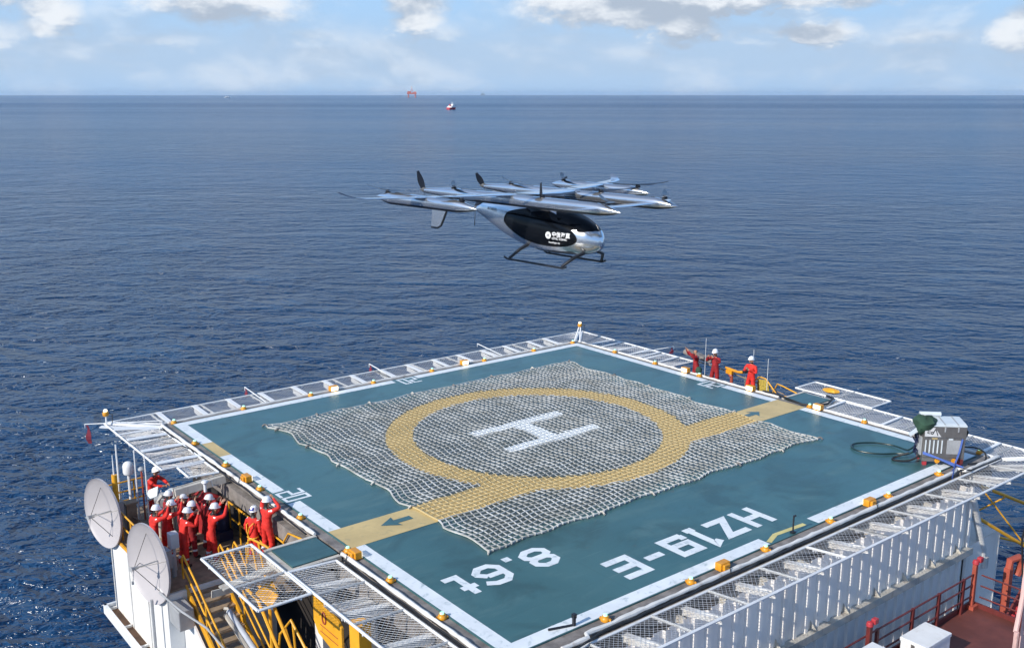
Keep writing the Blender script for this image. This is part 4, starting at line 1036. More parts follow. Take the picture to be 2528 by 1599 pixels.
for y in (3.4, 5.2, 7.0):
    mb = MB(); mb.box(-14.235, -14.203, y - .03, y + .03, -5.0, FZ - .08); mb.build('wall_rib', 'white_rust', root)
root = thing('gutter_walkway', (-14.5, 2.5, -5.5), 'white edged rusty gutter walkway along the foot of the white wall', 'walkway')
mb = MB(); mb.box(-14.50, -14.205, -8.0, 7.1, -5.12, -5.05); mb.build('floor', mat('rusty_gutter', (0.16, 0.085, 0.045), 0.8, var=.3, vscale=2, dirt=(.32, .2, .12), dirt_amt=.6), root)
mb = MB(); mb.box(-14.62, -14.51, -8.0, 7.2, -5.2, -4.87); mb.box(-14.6, -14.2, 7.11, 7.2, -5.2, -4.87); mb.build('edge_rail', 'white', root)
for y in (7.0, 5.4, 3.8, 2.2, 0.6):
    mb = MB(); mb.box(-14.505, -14.21, y - .04, y + .04, -5.045, -4.97); mb.build('cross_tie', 'white_rust', root)
# white cladding under the stair and grey box between stair and dish
mb = MB(); mb.prism([(-13.66, 1.6, -2.42), (-13.66, 1.6, -8.0), (-13.66, -8.0, -8.0)], (0, 0, 0)) if False else None
mb = MB(); mb.prism([(-13.68, 1.60, -2.65), (-13.68, 1.60, -9.0), (-13.68, -7.2, -9.0), (-13.68, -7.2, -7.75)], (-.06, 0, 0)); solid('stair_side_panel', mb, 'white', 'white sheet panel closing the outer side of the yellow staircase', 'panel')
mb = MB(); mb.box(-14.18, -13.70, 0.75, 1.60, -3.2, -2.55); solid('junction_box', mb, 'grey', 'pale grey box between the front dish and the stair top', 'box', bevel=.03)
mb = MB(); mb.box(-13.55, -13.27, 2.85, 3.15, -1.50, -1.0); mb.tube([(-13.4, 3.0, -2.3), (-13.4, 3.0, -1.5)], .05, 8)
solid('electrical_cabinet', mb, 'lidwhite', 'white electrical cabinet on a post behind the front dish', 'cabinet', bevel=.03)

# yellow staircase
SX0, SX1, SY0, SZ0, SLOPE = -13.55, -12.36, 1.72, FZ, 0.62
st = thing('staircase', (-12.95, 1.7, FZ), 'yellow open staircase with brown treads going down from the crowd platform', 'staircase')
for x, nm in ((SX0, 0), (SX1, 1)):
    mb = MB(); L = 8.6
    mb.prism([(x - .03, SY0, SZ0 + .06), (x - .03, SY0, SZ0 - .26), (x - .03, SY0 - L, SZ0 - .26 - L * SLOPE), (x - .03, SY0 - L, SZ0 + .06 - L * SLOPE)], (.06, 0, 0)); mb.build('stringer', 'yellow', st)
for k in range(24):
    y = SY0 - .16 - .32 * k; z = SZ0 - .19 * (k + 1) * (.32 * SLOPE / .19)
    mb = MB(); mb.box(SX0 + .032, SX1 - .032, y - .135, y + .135, z - .035, z); mb.box(SX0 + .032, SX1 - .032, y - .14, y - .115, z - .06, z + .01); mb.build('tread', 'grate', st)
for x in (SX0, SX1):
    rl = []
    for h in (0.55, 1.02):
        mb = MB(); mb.tube([(x, SY0 + .18, SZ0 + .2), (x, SY0 + .22, SZ0 + h - .15), (x, SY0 + .08, SZ0 + h)] + [(x, SY0 - L * t, SZ0 + h - L * t * SLOPE + .02) for t in (.1, .5, 1)], .032, 8)
        mb.build('handrail', 'yellow', st, True)
    for t in (.18, .42, .66, .9):
        mb = MB(); mb.tube([(x, SY0 - L * t, SZ0 - L * t * SLOPE), (x, SY0 - L * t, SZ0 - L * t * SLOPE + 1.02)], .028, 6); mb.build('rail_post', 'yellow', st)
# second short flight with hoop rails rising to the gangway stub
s2 = thing('gangway_steps', (-11.6, 0.2, FZ), 'short steps with yellow hoop rails rising to the left green stub', 'steps')
mb = MB(); mb.box(-11.95, -11.08, -1.9, 1.0, -1.60, -1.54); mb.build('landing', 'grate', s2)
for k in range(3):
    mb = MB(); mb.box(-11.95, -11.08, 1.02 + .26 * k, 1.26 + .26 * k, -1.78 - .19 * k, -1.74 - .19 * k); mb.build('tread', 'grate', s2)
def hoop(path, par, r=.034): mb = MB(); mb.tube(path, r, 8); mb.build('hoop_rail', 'yellow', par, True)
hoop([(-12.28, 1.42, FZ), (-12.28, 1.50, -1.45), (-12.28, 1.40, -1.28), (-12.28, 1.2, -1.30), (-12.22, .35, -1.9), (-12.2, .3, -2.3)], s2)
hoop([(-12.02, 1.55, FZ), (-12.02, 1.60, -1.35), (-12.02, 1.50, -1.18), (-12.0, 1.1, -1.35), (-11.98, .75, -1.75), (-11.98, .7, -2.3)], s2)
hoop([(-12.0, .62, -1.55), (-12.0, .62, -.95), (-12.0, .5, -.84), (-12.0, .1, -.95), (-12.0, -.1, -1.5)], s2)
hoop([(-12.08, .30, -1.2), (-12.08, .22, -.62), (-12.08, -.05, -.50), (-12.08, -1.0, -.36), (-12.3, -1.9, -.12)], s2)
mb = MB(); mb.tube([(-12.08, -.5, -.44), (-12.08, -.9, -1.5)], .03, 6); mb.build('rail_post', 'yellow', s2)
# yellow zig-zag guard below the rim right of the crowd
gr = thing('rim_guard', (-11.1, 0.0, -1.5), 'yellow bent pipe guard below the white rim beside the man with the raised elbow', 'railing')
hoop([(-11.13, .9, -1.4), (-11.13, .55, -.85), (-11.13, -.15, -.85), (-11.13, -.55, -.40), (-11.13, -1.85, -.20)], gr, .03)
hoop([(-11.13, -.15, -.85), (-11.13, -.65, -1.4), (-11.13, -1.25, -.34)], gr, .028)
hoop([(-11.13, 1.2, -1.5), (-11.13, .9, -.8), (-11.13, .3, -1.5)], gr, .028)
g2 = thing('pit_railing', (-11.0, 4.0, FZ), 'yellow railing in the shadow along the deck side of the crowd pit', 'railing')
mb = MB(); mb.tube([(-10.98, 1.4, -1.05), (-10.98, 4.4, -1.05)], .035, 6); mb.tube([(-10.98, 1.4, -1.6), (-10.98, 4.4, -1.6)], .03, 6); mb.build('rail', 'yellow', g2)
for y in (1.5, 2.5, 3.5, 4.35):
    mb = MB(); mb.tube([(-10.98, y, FZ), (-10.98, y, -1.05)], .032, 6); mb.build('rail_post', 'yellow', g2)
# far and outer platform railings
rg = thing('platform_railing', (-13.9, 8.0, FZ), 'yellow pipe railing round the far left end of the crowd platform', 'railing')
def rail_run(par, pts, zs, post_z0, m='yellow', r=.03, nm='rail'):
    mb = MB()
    for dz in zs: mb.tube([(p[0], p[1], p[2] + dz) for p in pts], r, 6)
    mb.build(nm, m, par, True)
rail_run(rg, [(-13.78, 7.1, FZ), (-13.75, 8.75, FZ), (-12.4, 8.8, FZ)], (1.12, .75, .4), FZ)
for p in ((-13.78, 7.1), (-13.76, 7.9), (-13.75, 8.75), (-13.4, 8.78), (-12.75, 8.8)):
    mb = MB(); mb.tube([(p[0], p[1], FZ), (p[0], p[1], FZ + 1.12)], .03, 6); mb.build('rail_post', 'yellow', rg)
rg = thing('outer_railing', (-14.05, 4.0, FZ), 'yellow railing on the outer platform edge behind the front dish', 'railing')
rail_run(rg, [(-14.02, 6.3, FZ), (-14.02, 4.6, FZ), (-13.95, 2.55, FZ)], (1.05, .55), FZ)
for y in (6.3, 5.3, 4.3, 3.4, 2.6):
    mb = MB(); mb.tube([(-14.0, y, FZ), (-14.0, y, FZ + 1.05)], .03, 6); mb.build('rail_post', 'yellow', rg)
mb = MB(); mb.tube([(-13.92, 6.95, FZ), (-13.92, 6.95, -0.15)], .095, 12); mb.tube([(-13.92, 6.95, -1.25), (-13.92, 6.95, -1.15)], .12, 12); mb.tube([(-13.86, 7.05, -.3), (-13.86, 7.05, -1.3)], .05, 8)
solid('crane_post', mb, 'yellow', 'thick yellow pipe post behind the rear dish', 'post', smooth=True)
# antennas
def whip(x, y, z0, z1, r, label, m='white'):
    mb = MB(); mb.tube([(x, y, z0), (x, y, z0 + .4), (x, y, z1)], [r * 1.3, r, r * .6], 6); solid('whip_antenna', mb, m, label, 'antenna', 'whip antennas on the platform', smooth=True)
whip(-13.25, 8.85, FZ, 0.25, .045, 'tall white whip antenna left of the white dome antenna')
whip(-13.0, 7.62, FZ, 0.34, .032, 'thin white whip antenna just right of the white dome antenna')
whip(-12.93, 6.75, FZ, 0.35, .03, 'thin white whip antenna beside the man at the control console')
whip(-13.92, 6.98, -.15, .55, .02, 'short white whip antenna on top of the thick yellow post')
ra = thing('dome_antenna', (-13.0, 8.45, FZ), 'white cylinder shaped dome antenna on a white post', 'antenna')
mb = MB(); mb.lathe([(0, -.80), (.17, -.79), (.19, -.72), (.19, -.50), (.16, -.40), (.09, -.345), (0, -.335)], 16, (-13.0, 8.45, 0)); mb.build('dome', 'white', ra, True)
mb = MB(); mb.tube([(-13.0, 8.45, FZ), (-13.0, 8.45, -.78)], .055, 8); mb.build('post', 'white', ra)
ra = thing('mushroom_antenna', (-12.85, 7.55, FZ), 'small grey mushroom antenna on a rusty post right of the white dome', 'antenna')
mb = MB(); mb.lathe([(0, -.44), (.11, -.43), (.12, -.39), (.07, -.32), (0, -.30)], 12, (-12.82, 7.55, 0)); mb.build('cap', 'grey', ra, True)
mb = MB(); mb.tube([(-12.82, 7.55, FZ), (-12.82, 7.55, -.43)], .03, 6); mb.build('post', 'orange', ra)
# equipment around the railing
mb = MB(); mb.lathe([(0, 0), (.2, .02), (.27, .12), (.24, .26), (.12, .34), (0, .36)], 10, (-13.0, 6.0, FZ)); mb.obox((-13.2, 6.2, FZ + .14), (.16, .05, 0), (-.04, .14, 0), (0, 0, .14)); solid('equipment_bag', mb, 'orange', 'rusty orange covered valve on the platform floor by the railing', 'valve', smooth=True)
mb = MB(); mb.box(-13.62, -13.28, 6.9, 7.2, FZ, FZ + .95); mb.box(-13.66, -13.24, 6.86, 7.24, FZ + .951, FZ + 1.02); mb.tube([(-13.45, 6.85, FZ + .5), (-13.2, 6.7, FZ + .3), (-13.3, 6.6, FZ)], .04, 6); solid('instrument_cabinet', mb, ['grate'], 'brown instrument cabinet beside the thick yellow post', 'cabinet')
cc = thing('control_console', (-12.7, 6.65, FZ), 'white tilted control console in front of the operator', 'console')
mb = MB(); mb.obox((-12.78, 6.60, -1.02), (.15, -.10, .07), (.06, .10, .14), (-.03, -.045, .05)); mb.build('tilted_panel', 'lidwhite', cc, bevel=.02)
mb = MB(); mb.obox((-12.62, 6.36, -1.22), (.16, -.10, 0), (.06, .10, .08), (-.02, -.03, .16)); mb.build('front_box', 'grey', cc, bevel=.02)
mb = MB(); mb.box(-12.72, -12.54, 6.30, 6.46, -1.75, -1.38); mb.tube([(-12.63, 6.4, FZ), (-12.63, 6.4, -1.7)], .05, 8); mb.build('pedestal', 'lidwhite', cc)
c2 = thing('control_console', (-12.35, 6.2, FZ), 'white upright control head to the right of the tilted console', 'console')
mb = MB(); mb.obox((-12.30, 6.10, -1.05), (.13, -.11, .02), (.09, .09, .0), (.02, -.03, .26)); mb.build('head_box', 'lidwhite', c2, bevel=.04)
mb = MB(); mb.tube([(-12.3, 6.12, FZ), (-12.3, 6.12, -1.3)], .06, 8); mb.build('pedestal', 'grey', c2)
# beam, hanging light and red covered reel at the back of the pit
mb = MB(); mb.bar((-12.75, 4.42, -.30), (-11.08, 4.30, -.16), .16, .26); mb.bar((-12.75, 4.62, -.34), (-11.08, 4.52, -.2), .05, .3); solid('cross_beam', mb, 'beam', 'weathered cream cross beam at the back of the crowd pit', 'beam')
lp = thing('bulkhead_lamp', (-11.85, 4.15, -.3), 'white bulkhead lamp on the cream cross beam', 'lamp')
mb = MB(); mb.lathe([(0, .12), (.09, .13), (.11, .17), (.09, .23), (0, .25)], 12, (-11.85, 4.12, -.22)); mb.tube([(-11.85, 4.12, -.38), (-11.85, 4.12, -.09)], .05, 10); mb.build('housing', 'white', lp, True)
mb = MB(); mb.tube([(-11.78, 4.12, -.04), (-11.62, 4.14, -.04), (-11.58, 4.14, -.25)], .012, 5); mb.build('cable', 'white', lp)
mb = MB(); rr_ = random.Random(9)
mb.loft([[Vector((-11.25 + (.50 + .06 * math.sin(3 * 2 * PI * j / 20 + k)) * sc * math.cos(2 * PI * j / 20), 5.35 + (.75 + .05 * math.sin(4 * 2 * PI * j / 20 + k)) * sc * math.sin(2 * PI * j / 20), z)) for j in range(20)] for k, (sc, z) in enumerate(((1, FZ), (.98, -1.6), (.9, -1.35), (.72, -1.15), (.3, -1.05)))])
solid('covered_reel', mb, 'dark_shaded_red', 'dark red canvas covered reel at the back of the crowd pit', 'reel', smooth=True)
mb = MB(); mb.box(-12.3, -11.9, 5.3, 5.7, FZ, -1.15); mb.box(-12.34, -11.86, 5.26, 5.74, -1.149, -1.09); solid('black_cabinet', mb, 'black', 'black cabinet left of the dark red covered reel', 'cabinet', bevel=.02)
mb = MB(); mb.lathe([(0, 0), (.20, 0), (.22, .05), (.22, .60), (.20, .64), (0, .65)], 14, (-11.25, 4.3, FZ + .35)); mb.box(-11.5, -11.02, 4.05, 4.55, FZ, FZ + .349); solid('navy_drum', mb, 'navy', 'dark navy drum in the shadow behind the pit railing', 'drum', smooth=True)
mb = MB(); mb.tube([(-12.9, 5.75, FZ), (-12.9, 5.75, -1.0), (-12.75, 5.9, -.9), (-12.5, 6.0, -1.05)], .06, 8); mb.lathe([(0, 0), (.14, .02), (.14, .1), (0, .12)], 10, (-12.5, 5.65, -1.2)); mb.tube([(-12.5, 5.65, FZ), (-12.5, 5.65, -1.2)], .05, 8); mb.tube([(-12.9, 5.75, -1.5), (-12.1, 5.5, -1.5)], .05, 6)
solid('pipe_manifold', mb, 'beam', 'grey brown pipe manifold behind the crowd', 'pipes', smooth=True)

# satellite dishes
def dish(c, n, Rd, label, mast=True):
    c = Vector(c); n = Vector(n).normalized(); q_ = n.to_track_quat('Z', 'Y').to_matrix()
    root = thing('satellite_dish', c - Vector((0, 0, 1.4)), label, 'satellite dish', 'satellite dishes beside the platform')
    dep = Rd * .26
    mb = MB(); pr = [(.001, 0)] + [(Rd * k / 12, dep * (k / 12) ** 2) for k in range(1, 13)] + [(Rd * 1.012, dep + .02), (Rd * 1.012, dep - .05), (Rd * .99, dep - .055)] + [(Rd * k / 12, dep * (k / 12) ** 2 - .05) for k in range(11, 0, -1)] + [(.001, -.05)]
    mb.lathe(pr, 48, c, q_); mb.build('reflector', 'dish', root, True)
    F = c + n * (Rd * .62)
    mb = MB(); mb.lathe([(0, -.14), (.05, -.13), (.06, .05), (.09, .1), (0, .1)], 10, F, q_); mb.build('feed_horn', 'grey', root, True)
    for a in (R(20), R(110), R(200), R(290)):
        e = c + q_ @ Vector((Rd * .72 * math.cos(a), Rd * .72 * math.sin(a), dep * .5)); mb = MB(); mb.tube([F, e], .011, 5); mb.build('feed_strut', 'carbon', root)
    mb = MB(); mb.tube([c + n * .02, F], .022, 6); mb.tube([F, F + Vector((-.06, .0, -.42))], .012, 5); mb.obox(F + Vector((-.07, 0, -.45)), (.03, 0, 0), (0, .03, 0), (0, 0, .05)); mb.build('feed_cable', 'grey', root)
    mb = MB(); b = c - n * .06
    mb.obox(b - n * .16, q_ @ Vector((.22, 0, 0)), q_ @ Vector((0, .3, 0)), n * .14); mb.tube([b - n * .3, b - n * .45, b - n * .45 + Vector((0, 0, -1.0))], .08, 8)
    for a in (R(45), R(135), R(225), R(315)): mb.tube([b - n * .25, c + q_ @ Vector((Rd * .6 * math.cos(a), Rd * .6 * math.sin(a), dep * .36 - .06))], .025, 5)
    mb.build('back_mount', 'grey', root)
    return root, c, n
dish((-14.12, 6.98, -1.42), (-.98, -.20, .02), 1.20, 'grey white satellite dish standing farther left, its feed against the sea')
rd_, c_, n_ = dish((-14.08, 2.55, -1.58), (-.98, -.16, .02), 1.27, 'larger looking grey white satellite dish in front of the white wall and the crowd')
mb = MB(); mb.tube([(-14.5, 2.13, -2.6), (-14.5, 2.13, -5.3)], .05, 8); mb.obox((-14.5, 2.13, -5.3), (.16, 0, 0), (0, .16, 0), (0, 0, .04)); solid('dish_mast', mb, 'grey', 'grey pole supporting the front satellite dish', 'pole')
mb = MB(); mb.tube([(-14.3, 1.95, -2.35), (-14.25, .2, -2.25), (-13.85, -.6, -2.55), (-13.62, -1.3, -3.0)], .035, 8); mb.obox((-13.6, -1.35, -3.05), (.07, 0, 0), (0, .1, 0), (0, 0, .06)); solid('dish_brace', mb, 'grey', 'pale grey brace pipe from the front dish across to the stair rail', 'pipe', smooth=True)
# tube light lying over the treads
tl = thing('tube_light', (-12.55, 1.0, -3.3), 'grey tube shaped lamp fitting hanging over the yellow staircase', 'lamp')
mb = MB(); mb.tube([(-12.80, .30, -2.76), (-12.72, -1.45, -3.40)], .095, 10); mb.build('tube', mat('pale_grey_tube', (.42, .45, .50), .5), tl, True)
mb = MB(); mb.bar((-12.95, .25, -2.82), (-12.87, -1.45, -3.45), .07, .12); mb.bar((-12.86, .34, -2.74), (-12.82, .38, -2.69), .16, .14); mb.build('bracket', 'beam', tl)

# ================================================================ BUILDING UNDER THE DECK
bl = thing('support_building', (0, -11, -9), 'grey white corrugated steel wall under the near edge of the helideck', 'building')
mb = MB(); x = -12.1; ring = []
WY = -11.46
pts = []
while x < 8.45:
    pts += [(x, 0), (x + .325, 0), (x + .36, -.085), (x + .49, -.085), (x + .525, 0)]; x += .535
pts.append((8.45, 0))
mb.add([(p[0], WY + p[1], zz) for zz in (-2.575, -0.38) for p in pts], [[i, i + 1, len(pts) + i + 1, len(pts) + i] for i in range(len(pts) - 1)])
mb.build('upper_wall', 'clad', bl, fixn=False)
mb = MB(); pts2 = [(p[0], p[1]) for p in pts] + [(11.0, 0)]
mb.add([(p[0], WY - .03 + p[1], zz) for zz in (-9.0, -2.625) for p in pts2], [[i, i + 1, len(pts2) + i + 1, len(pts2) + i] for i in range(len(pts2) - 1)])
mb.build('lower_wall', 'clad', bl, fixn=False)
mb = MB(); mb.box(-12.1, 8.6, WY - .279, WY + .04, -2.64, -2.56); mb.box(-12.1, 8.6, WY - .305, WY - .281, -2.74, -2.50)
xx = -11.5
while xx < 8.4: mb.prism([(xx - .01, WY - .25, -2.56), (xx - .01, WY, -2.56), (xx - .01, WY, -2.30)], (.02, 0, 0)); xx += 1.62
mb.build('ledge', 'beam', bl)
mb = MB(); mb.box(8.452, 8.50, WY - .02, -2.0, -9.0, -.40); mb.box(11.0, 11.06, WY - .05, -4.0, -9.0, -2.64); mb.box(8.51, 11.0, WY + .01, -4.0, -2.70, -2.66); mb.build('end_wall', 'clad', bl)
mb = MB(); mb.box(-10.0, 8.2, WY + .5, 10.4, -9.0, -.9); mb.build('shade_core', 'shadevoid', bl)  # core coloured near black to read as shade below the deck
mb = MB()
for k in range(12):
    xx = -10.6 + 2.1 * k * .8
    if xx < 10.4: mb.prism([(xx - .05, -10.9, -.40), (xx - .05, WY + .02, -.40), (xx - .05, WY + .02, -1.6)], (.1, 0, 0))
mb.build('gusset', 'beam', bl)
mb = MB(); mb.tube([(8.60, -11.55, -.75), (9.95, -11.45, -3.05), (10.0, -11.45, -3.6)], .13, 10); mb.box(9.90, 10.08, -11.65, -11.5, -3.75, -3.35); solid('brace_pipe', mb, 'white_rust', 'white diagonal brace pipe at the right end of the corrugated wall', 'brace', smooth=True)
# columns and brackets below the left edge
for i, (y, lab) in enumerate(((-3.25, 'under the green stub corner'), (-5.45, 'next to the yellow post'), (-9.2, 'near the near corner'))):
    rt = thing('steel_column', (-11.35, y, -9), 'white steel column ' + lab, 'column', 'white columns below the left edge')
    mb = MB(); mb.box(-11.62, -11.12, y - .22, y + .22, -9.0, -.55); mb.build('shaft', 'white_rust', rt)
    mb = MB(); mb.prism([(-12.5, y + .06, -.3), (-11.2, y + .06, -.45), (-11.2, y + .06, -1.7)], (0, .05, 0)); mb.prism([(-12.5, y - .26, -.3), (-11.2, y - .26, -.45), (-11.2, y - .26, -1.5)], (0, .05, 0)); mb.build('bracket', 'white_rust', rt)
mb = MB(); mb.prism([(-11.75, -3.40, -1.0), (-11.75, -4.80, -1.18), (-11.75, -5.0, -1.32), (-11.75, -5.0, -2.35), (-11.75, -3.65, -2.05), (-11.75, -3.40, -1.75)], (-.09, 0, 0))
sg_ = solid('yellow_cabinet', mb, 'yellow', 'yellow flat cabinet with a red oval handle mark under the left nets', 'cabinet', bevel=.02)
mb = MB(); mb.tube([(-11.86, -4.07 + .10 * math.cos(a), -1.42 + .17 * math.sin(a)) for a in [2 * PI * k / 16 for k in range(17)]], .02, 5); o = mb.build('oval_mark', 'orange', None); o.parent = sg_; o.location = -ORG[sg_.name]; o.location = Vector(o.location)
mb = MB(); mb.box(-11.85, -11.839, -4.80, -3.80, -1.92, -1.90); mb.box(-11.85, -11.839, -4.80, -3.80, -1.72, -1.70); o = mb.build('panel_seam', 'orange', None); o.parent = sg_; o.location = -ORG[sg_.name]
mb = MB(); mb.box(-12.05, -11.70, -6.35, -5.85, -8, -.6); solid('yellow_post', mb, 'yellow', 'square yellow post under the left nets near the near corner', 'post')
lr = thing('lower_railing', (-11.9, -2.5, -4.0), 'bent yellow railing in the dark opening below the projecting net', 'railing')
hoop([(-12.0, -1.2, -4.2), (-12.0, -1.5, -3.0), (-12.0, -2.3, -2.2), (-12.0, -3.2, -2.75), (-12.0, -4.6, -4.2)], lr, .04)
mb = MB(); mb.tube([(-12.0, -2.4, -2.25), (-12.0, -2.6, -4.2)], .035, 6); mb.tube([(-12.0, -1.9, -2.65), (-12.0, -2.6, -3.6)], .03, 6); mb.build('rail_post', 'yellow', lr)
mb = MB(); mb.prism([(-11.95, -3.0, -2.75), (-11.95, -4.6, -3.9), (-11.95, -4.6, -4.6), (-11.95, -3.0, -3.5)], (.06, 0, 0)); mb.build('side_plate', 'yellow', lr)
mb = MB(); mb.box(-13.6, -10.05, -12.0, 1.55, -9.05, -8.95); solid('lower_deck', mb, 'shadevoid', 'lower deck below the staircase, coloured dark for shade', 'deck')
mb = MB(); mb.prism([(-13.1, -2.5, -.9), (-12.5, -2.2, -.75), (-12.6, -2.9, -.95), (-12.95, -3.1, -1.15)], (0, 0, -.05)); mb.tube([(-12.8, -2.7, -3.5), (-12.8, -2.7, -1.0)], .05, 8); solid('yellow_plate', mb, 'yellow', 'slanted yellow plate seen through the projecting safety net', 'plate')
mb = MB()
for dx in (0, .35): mb.tube([(-13.1 + dx, -1.4, -1.0), (-13.0 + dx, -2.4, -1.2), (-12.9 + dx, -4.6, -3.4)], .05, 8)
solid('yellow_pipes', mb, 'yellow', 'pair of yellow rail pipes beneath the projecting safety net', 'railing', smooth=True)
mb = MB(); mb.bar((-14.0, -2.35, -.55), (-12.4, -2.25, -.45), .32, .04); mb.bar((-14.3, -2.4, -.6), (-12.4, -2.3, -.75), .04, .2); solid('net_outrigger', mb, 'beam', 'cream steel outrigger plate beneath the projecting safety net', 'beam')

# ================================================================ RIGHT SIDE STAIR HEAD
mb = MB(); mb.box(11.1, 13.0, -1.9, 4.3, -1.30, -1.2); mb.box(11.15, 12.3, -.4, 3.2, -.98, -.93); solid('stair_landing', mb, 'grate', 'brown grating landing below the right edge where three crew stand', 'landing')
rr = thing('stair_railing', (12.3, .8, -1.2), 'brown and yellow pipe railing behind the three crew on the right', 'railing')
mb = MB(); mb.tube([(12.5, 4.2, .05), (12.5, 3.0, .02), (12.4, 1.0, -.12), (12.3, -.2, -.22), (12.1, -1.2, -.25)], .03, 6); mb.tube([(12.5, 4.0, -.5), (12.4, 1.0, -.6), (12.2, -1.0, -.65)], .028, 6); mb.build('rail', 'grate', rr)
for y in (4.0, 3.2, 2.0, 1.2, .2): mb = MB(); mb.tube([(12.45, y, -1.2), (12.45, y, -.02)], .028, 6); mb.build('rail_post', 'grate', rr)
rr = thing('yellow_gate', (11.6, -.9, -.6), 'bent yellow pipe rails at the head of the right stair', 'railing')
hoop([(12.1, .5, -.1), (12.0, .1, .28), (11.95, -.3, .28), (11.9, -.95, -.25)], rr, .03)
hoop([(12.3, -.4, -.5), (12.2, -.75, .1), (12.1, -1.1, .10), (12.0, -1.95, -.02), (11.5, -1.95, -.05), (11.3, -1.6, -.1)], rr, .03)
mb = MB(); mb.prism([(12.1, .25, .12), (12.1, -.3, .18), (12.1, -.45, -.6), (12.1, .25, -.7)], (.03, 0, 0)); mb.build('mesh_panel', mat('dull_yellow_mesh', (.38, .29, .05), .7, var=.4, vscale=14), rr)
fm = thing('foam_monitor', (12.15, 1.75, -1.2), 'orange yellow foam monitor gun between the crew on the right edge', 'monitor')
mb = MB(); mb.tube([(12.15, 1.75, -1.2), (12.15, 1.75, 0.0)], .07, 8); mb.tube([(12.15, 1.75, -.1), (12.15, 1.9, .05)], .1, 8); mb.build('stand', 'orange', fm)
mb = MB(); mb.tube([(12.1, 2.1, .27), (12.12, 1.85, .22), (12.18, 1.4, .17), (12.2, 1.15, .22)], [.04, .075, .06, .07], 10); mb.obox((12.12, 1.85, .10), (.08, 0, 0), (0, .17, 0), (0, 0, .09)); mb.build('barrel', 'lampyel', fm, True)
mb = MB(); mb.lathe([(0, 0), (.12, .02), (.14, .1), (.05, .22), (0, .23)], 10, (12.22, 1.05, .2)); mb.build('nozzle', 'black', fm, True)
mb = MB(); mb.obox((12.6, 4.15, .30), (.22, .05, 0), (-.1, .80, .11), (.02, 0, .11)); solid('covered_raft', mb, 'gutter', 'grey brown covered raft canister behind the crew at the far right', 'canister', bevel=.08)
mb = MB(); mb.lathe([(0, 0), (.13, .02), (.16, .14), (.1, .28), (0, .3)], 10, (11.25, 2.95, -.05)); mb.tube([(11.25, 2.95, -1), (11.25, 2.95, 0)], .05, 6); solid('green_lamp', mb, 'tarp', 'small dark green fitting at the feet of the dark red crew', 'fitting', smooth=True)
for (x, y, z1, lab) in ((11.95, 3.18, 1.45, 'tall thin white pole behind the bare headed crewman'), (11.95, .42, 1.45, 'thin white pole rising behind the lone crewman'), (11.9, -.42, 1.22, 'thin white pole beside the bent yellow gate')): whip(x, y, -1.2, z1, .014, lab)
mb = MB(); mb.tube([(11.0, -.9, .04), (11.05, -1.6, .05), (10.85, -2.4, .05), (10.7, -3.1, .05), (10.95, -3.6, .06), (11.6, -3.75, .05), (12.4, -3.45, .06), (12.6, -3.0, .02)], .045, 8); solid('black_hose', mb, 'black', 'black hose lying across the right green stub', 'hose', smooth=True)
mb = MB()
g = random.Random(6); mb.loft([[Vector((13.35 + (.26 + g.uniform(-.07, .05)) * sc * math.cos(a), -2.72 + (.40 + g.uniform(-.1, .05)) * sc * math.sin(a), z)) for a in [2 * PI * j / 14 for j in range(14)]] for sc, z in ((.6, -.05), (1, .02), (.8, .10), (.3, .15))])
solid('net_float', mb, 'yellow', 'yellow bundle lying in the outer right safety net', 'bundle', smooth=True)

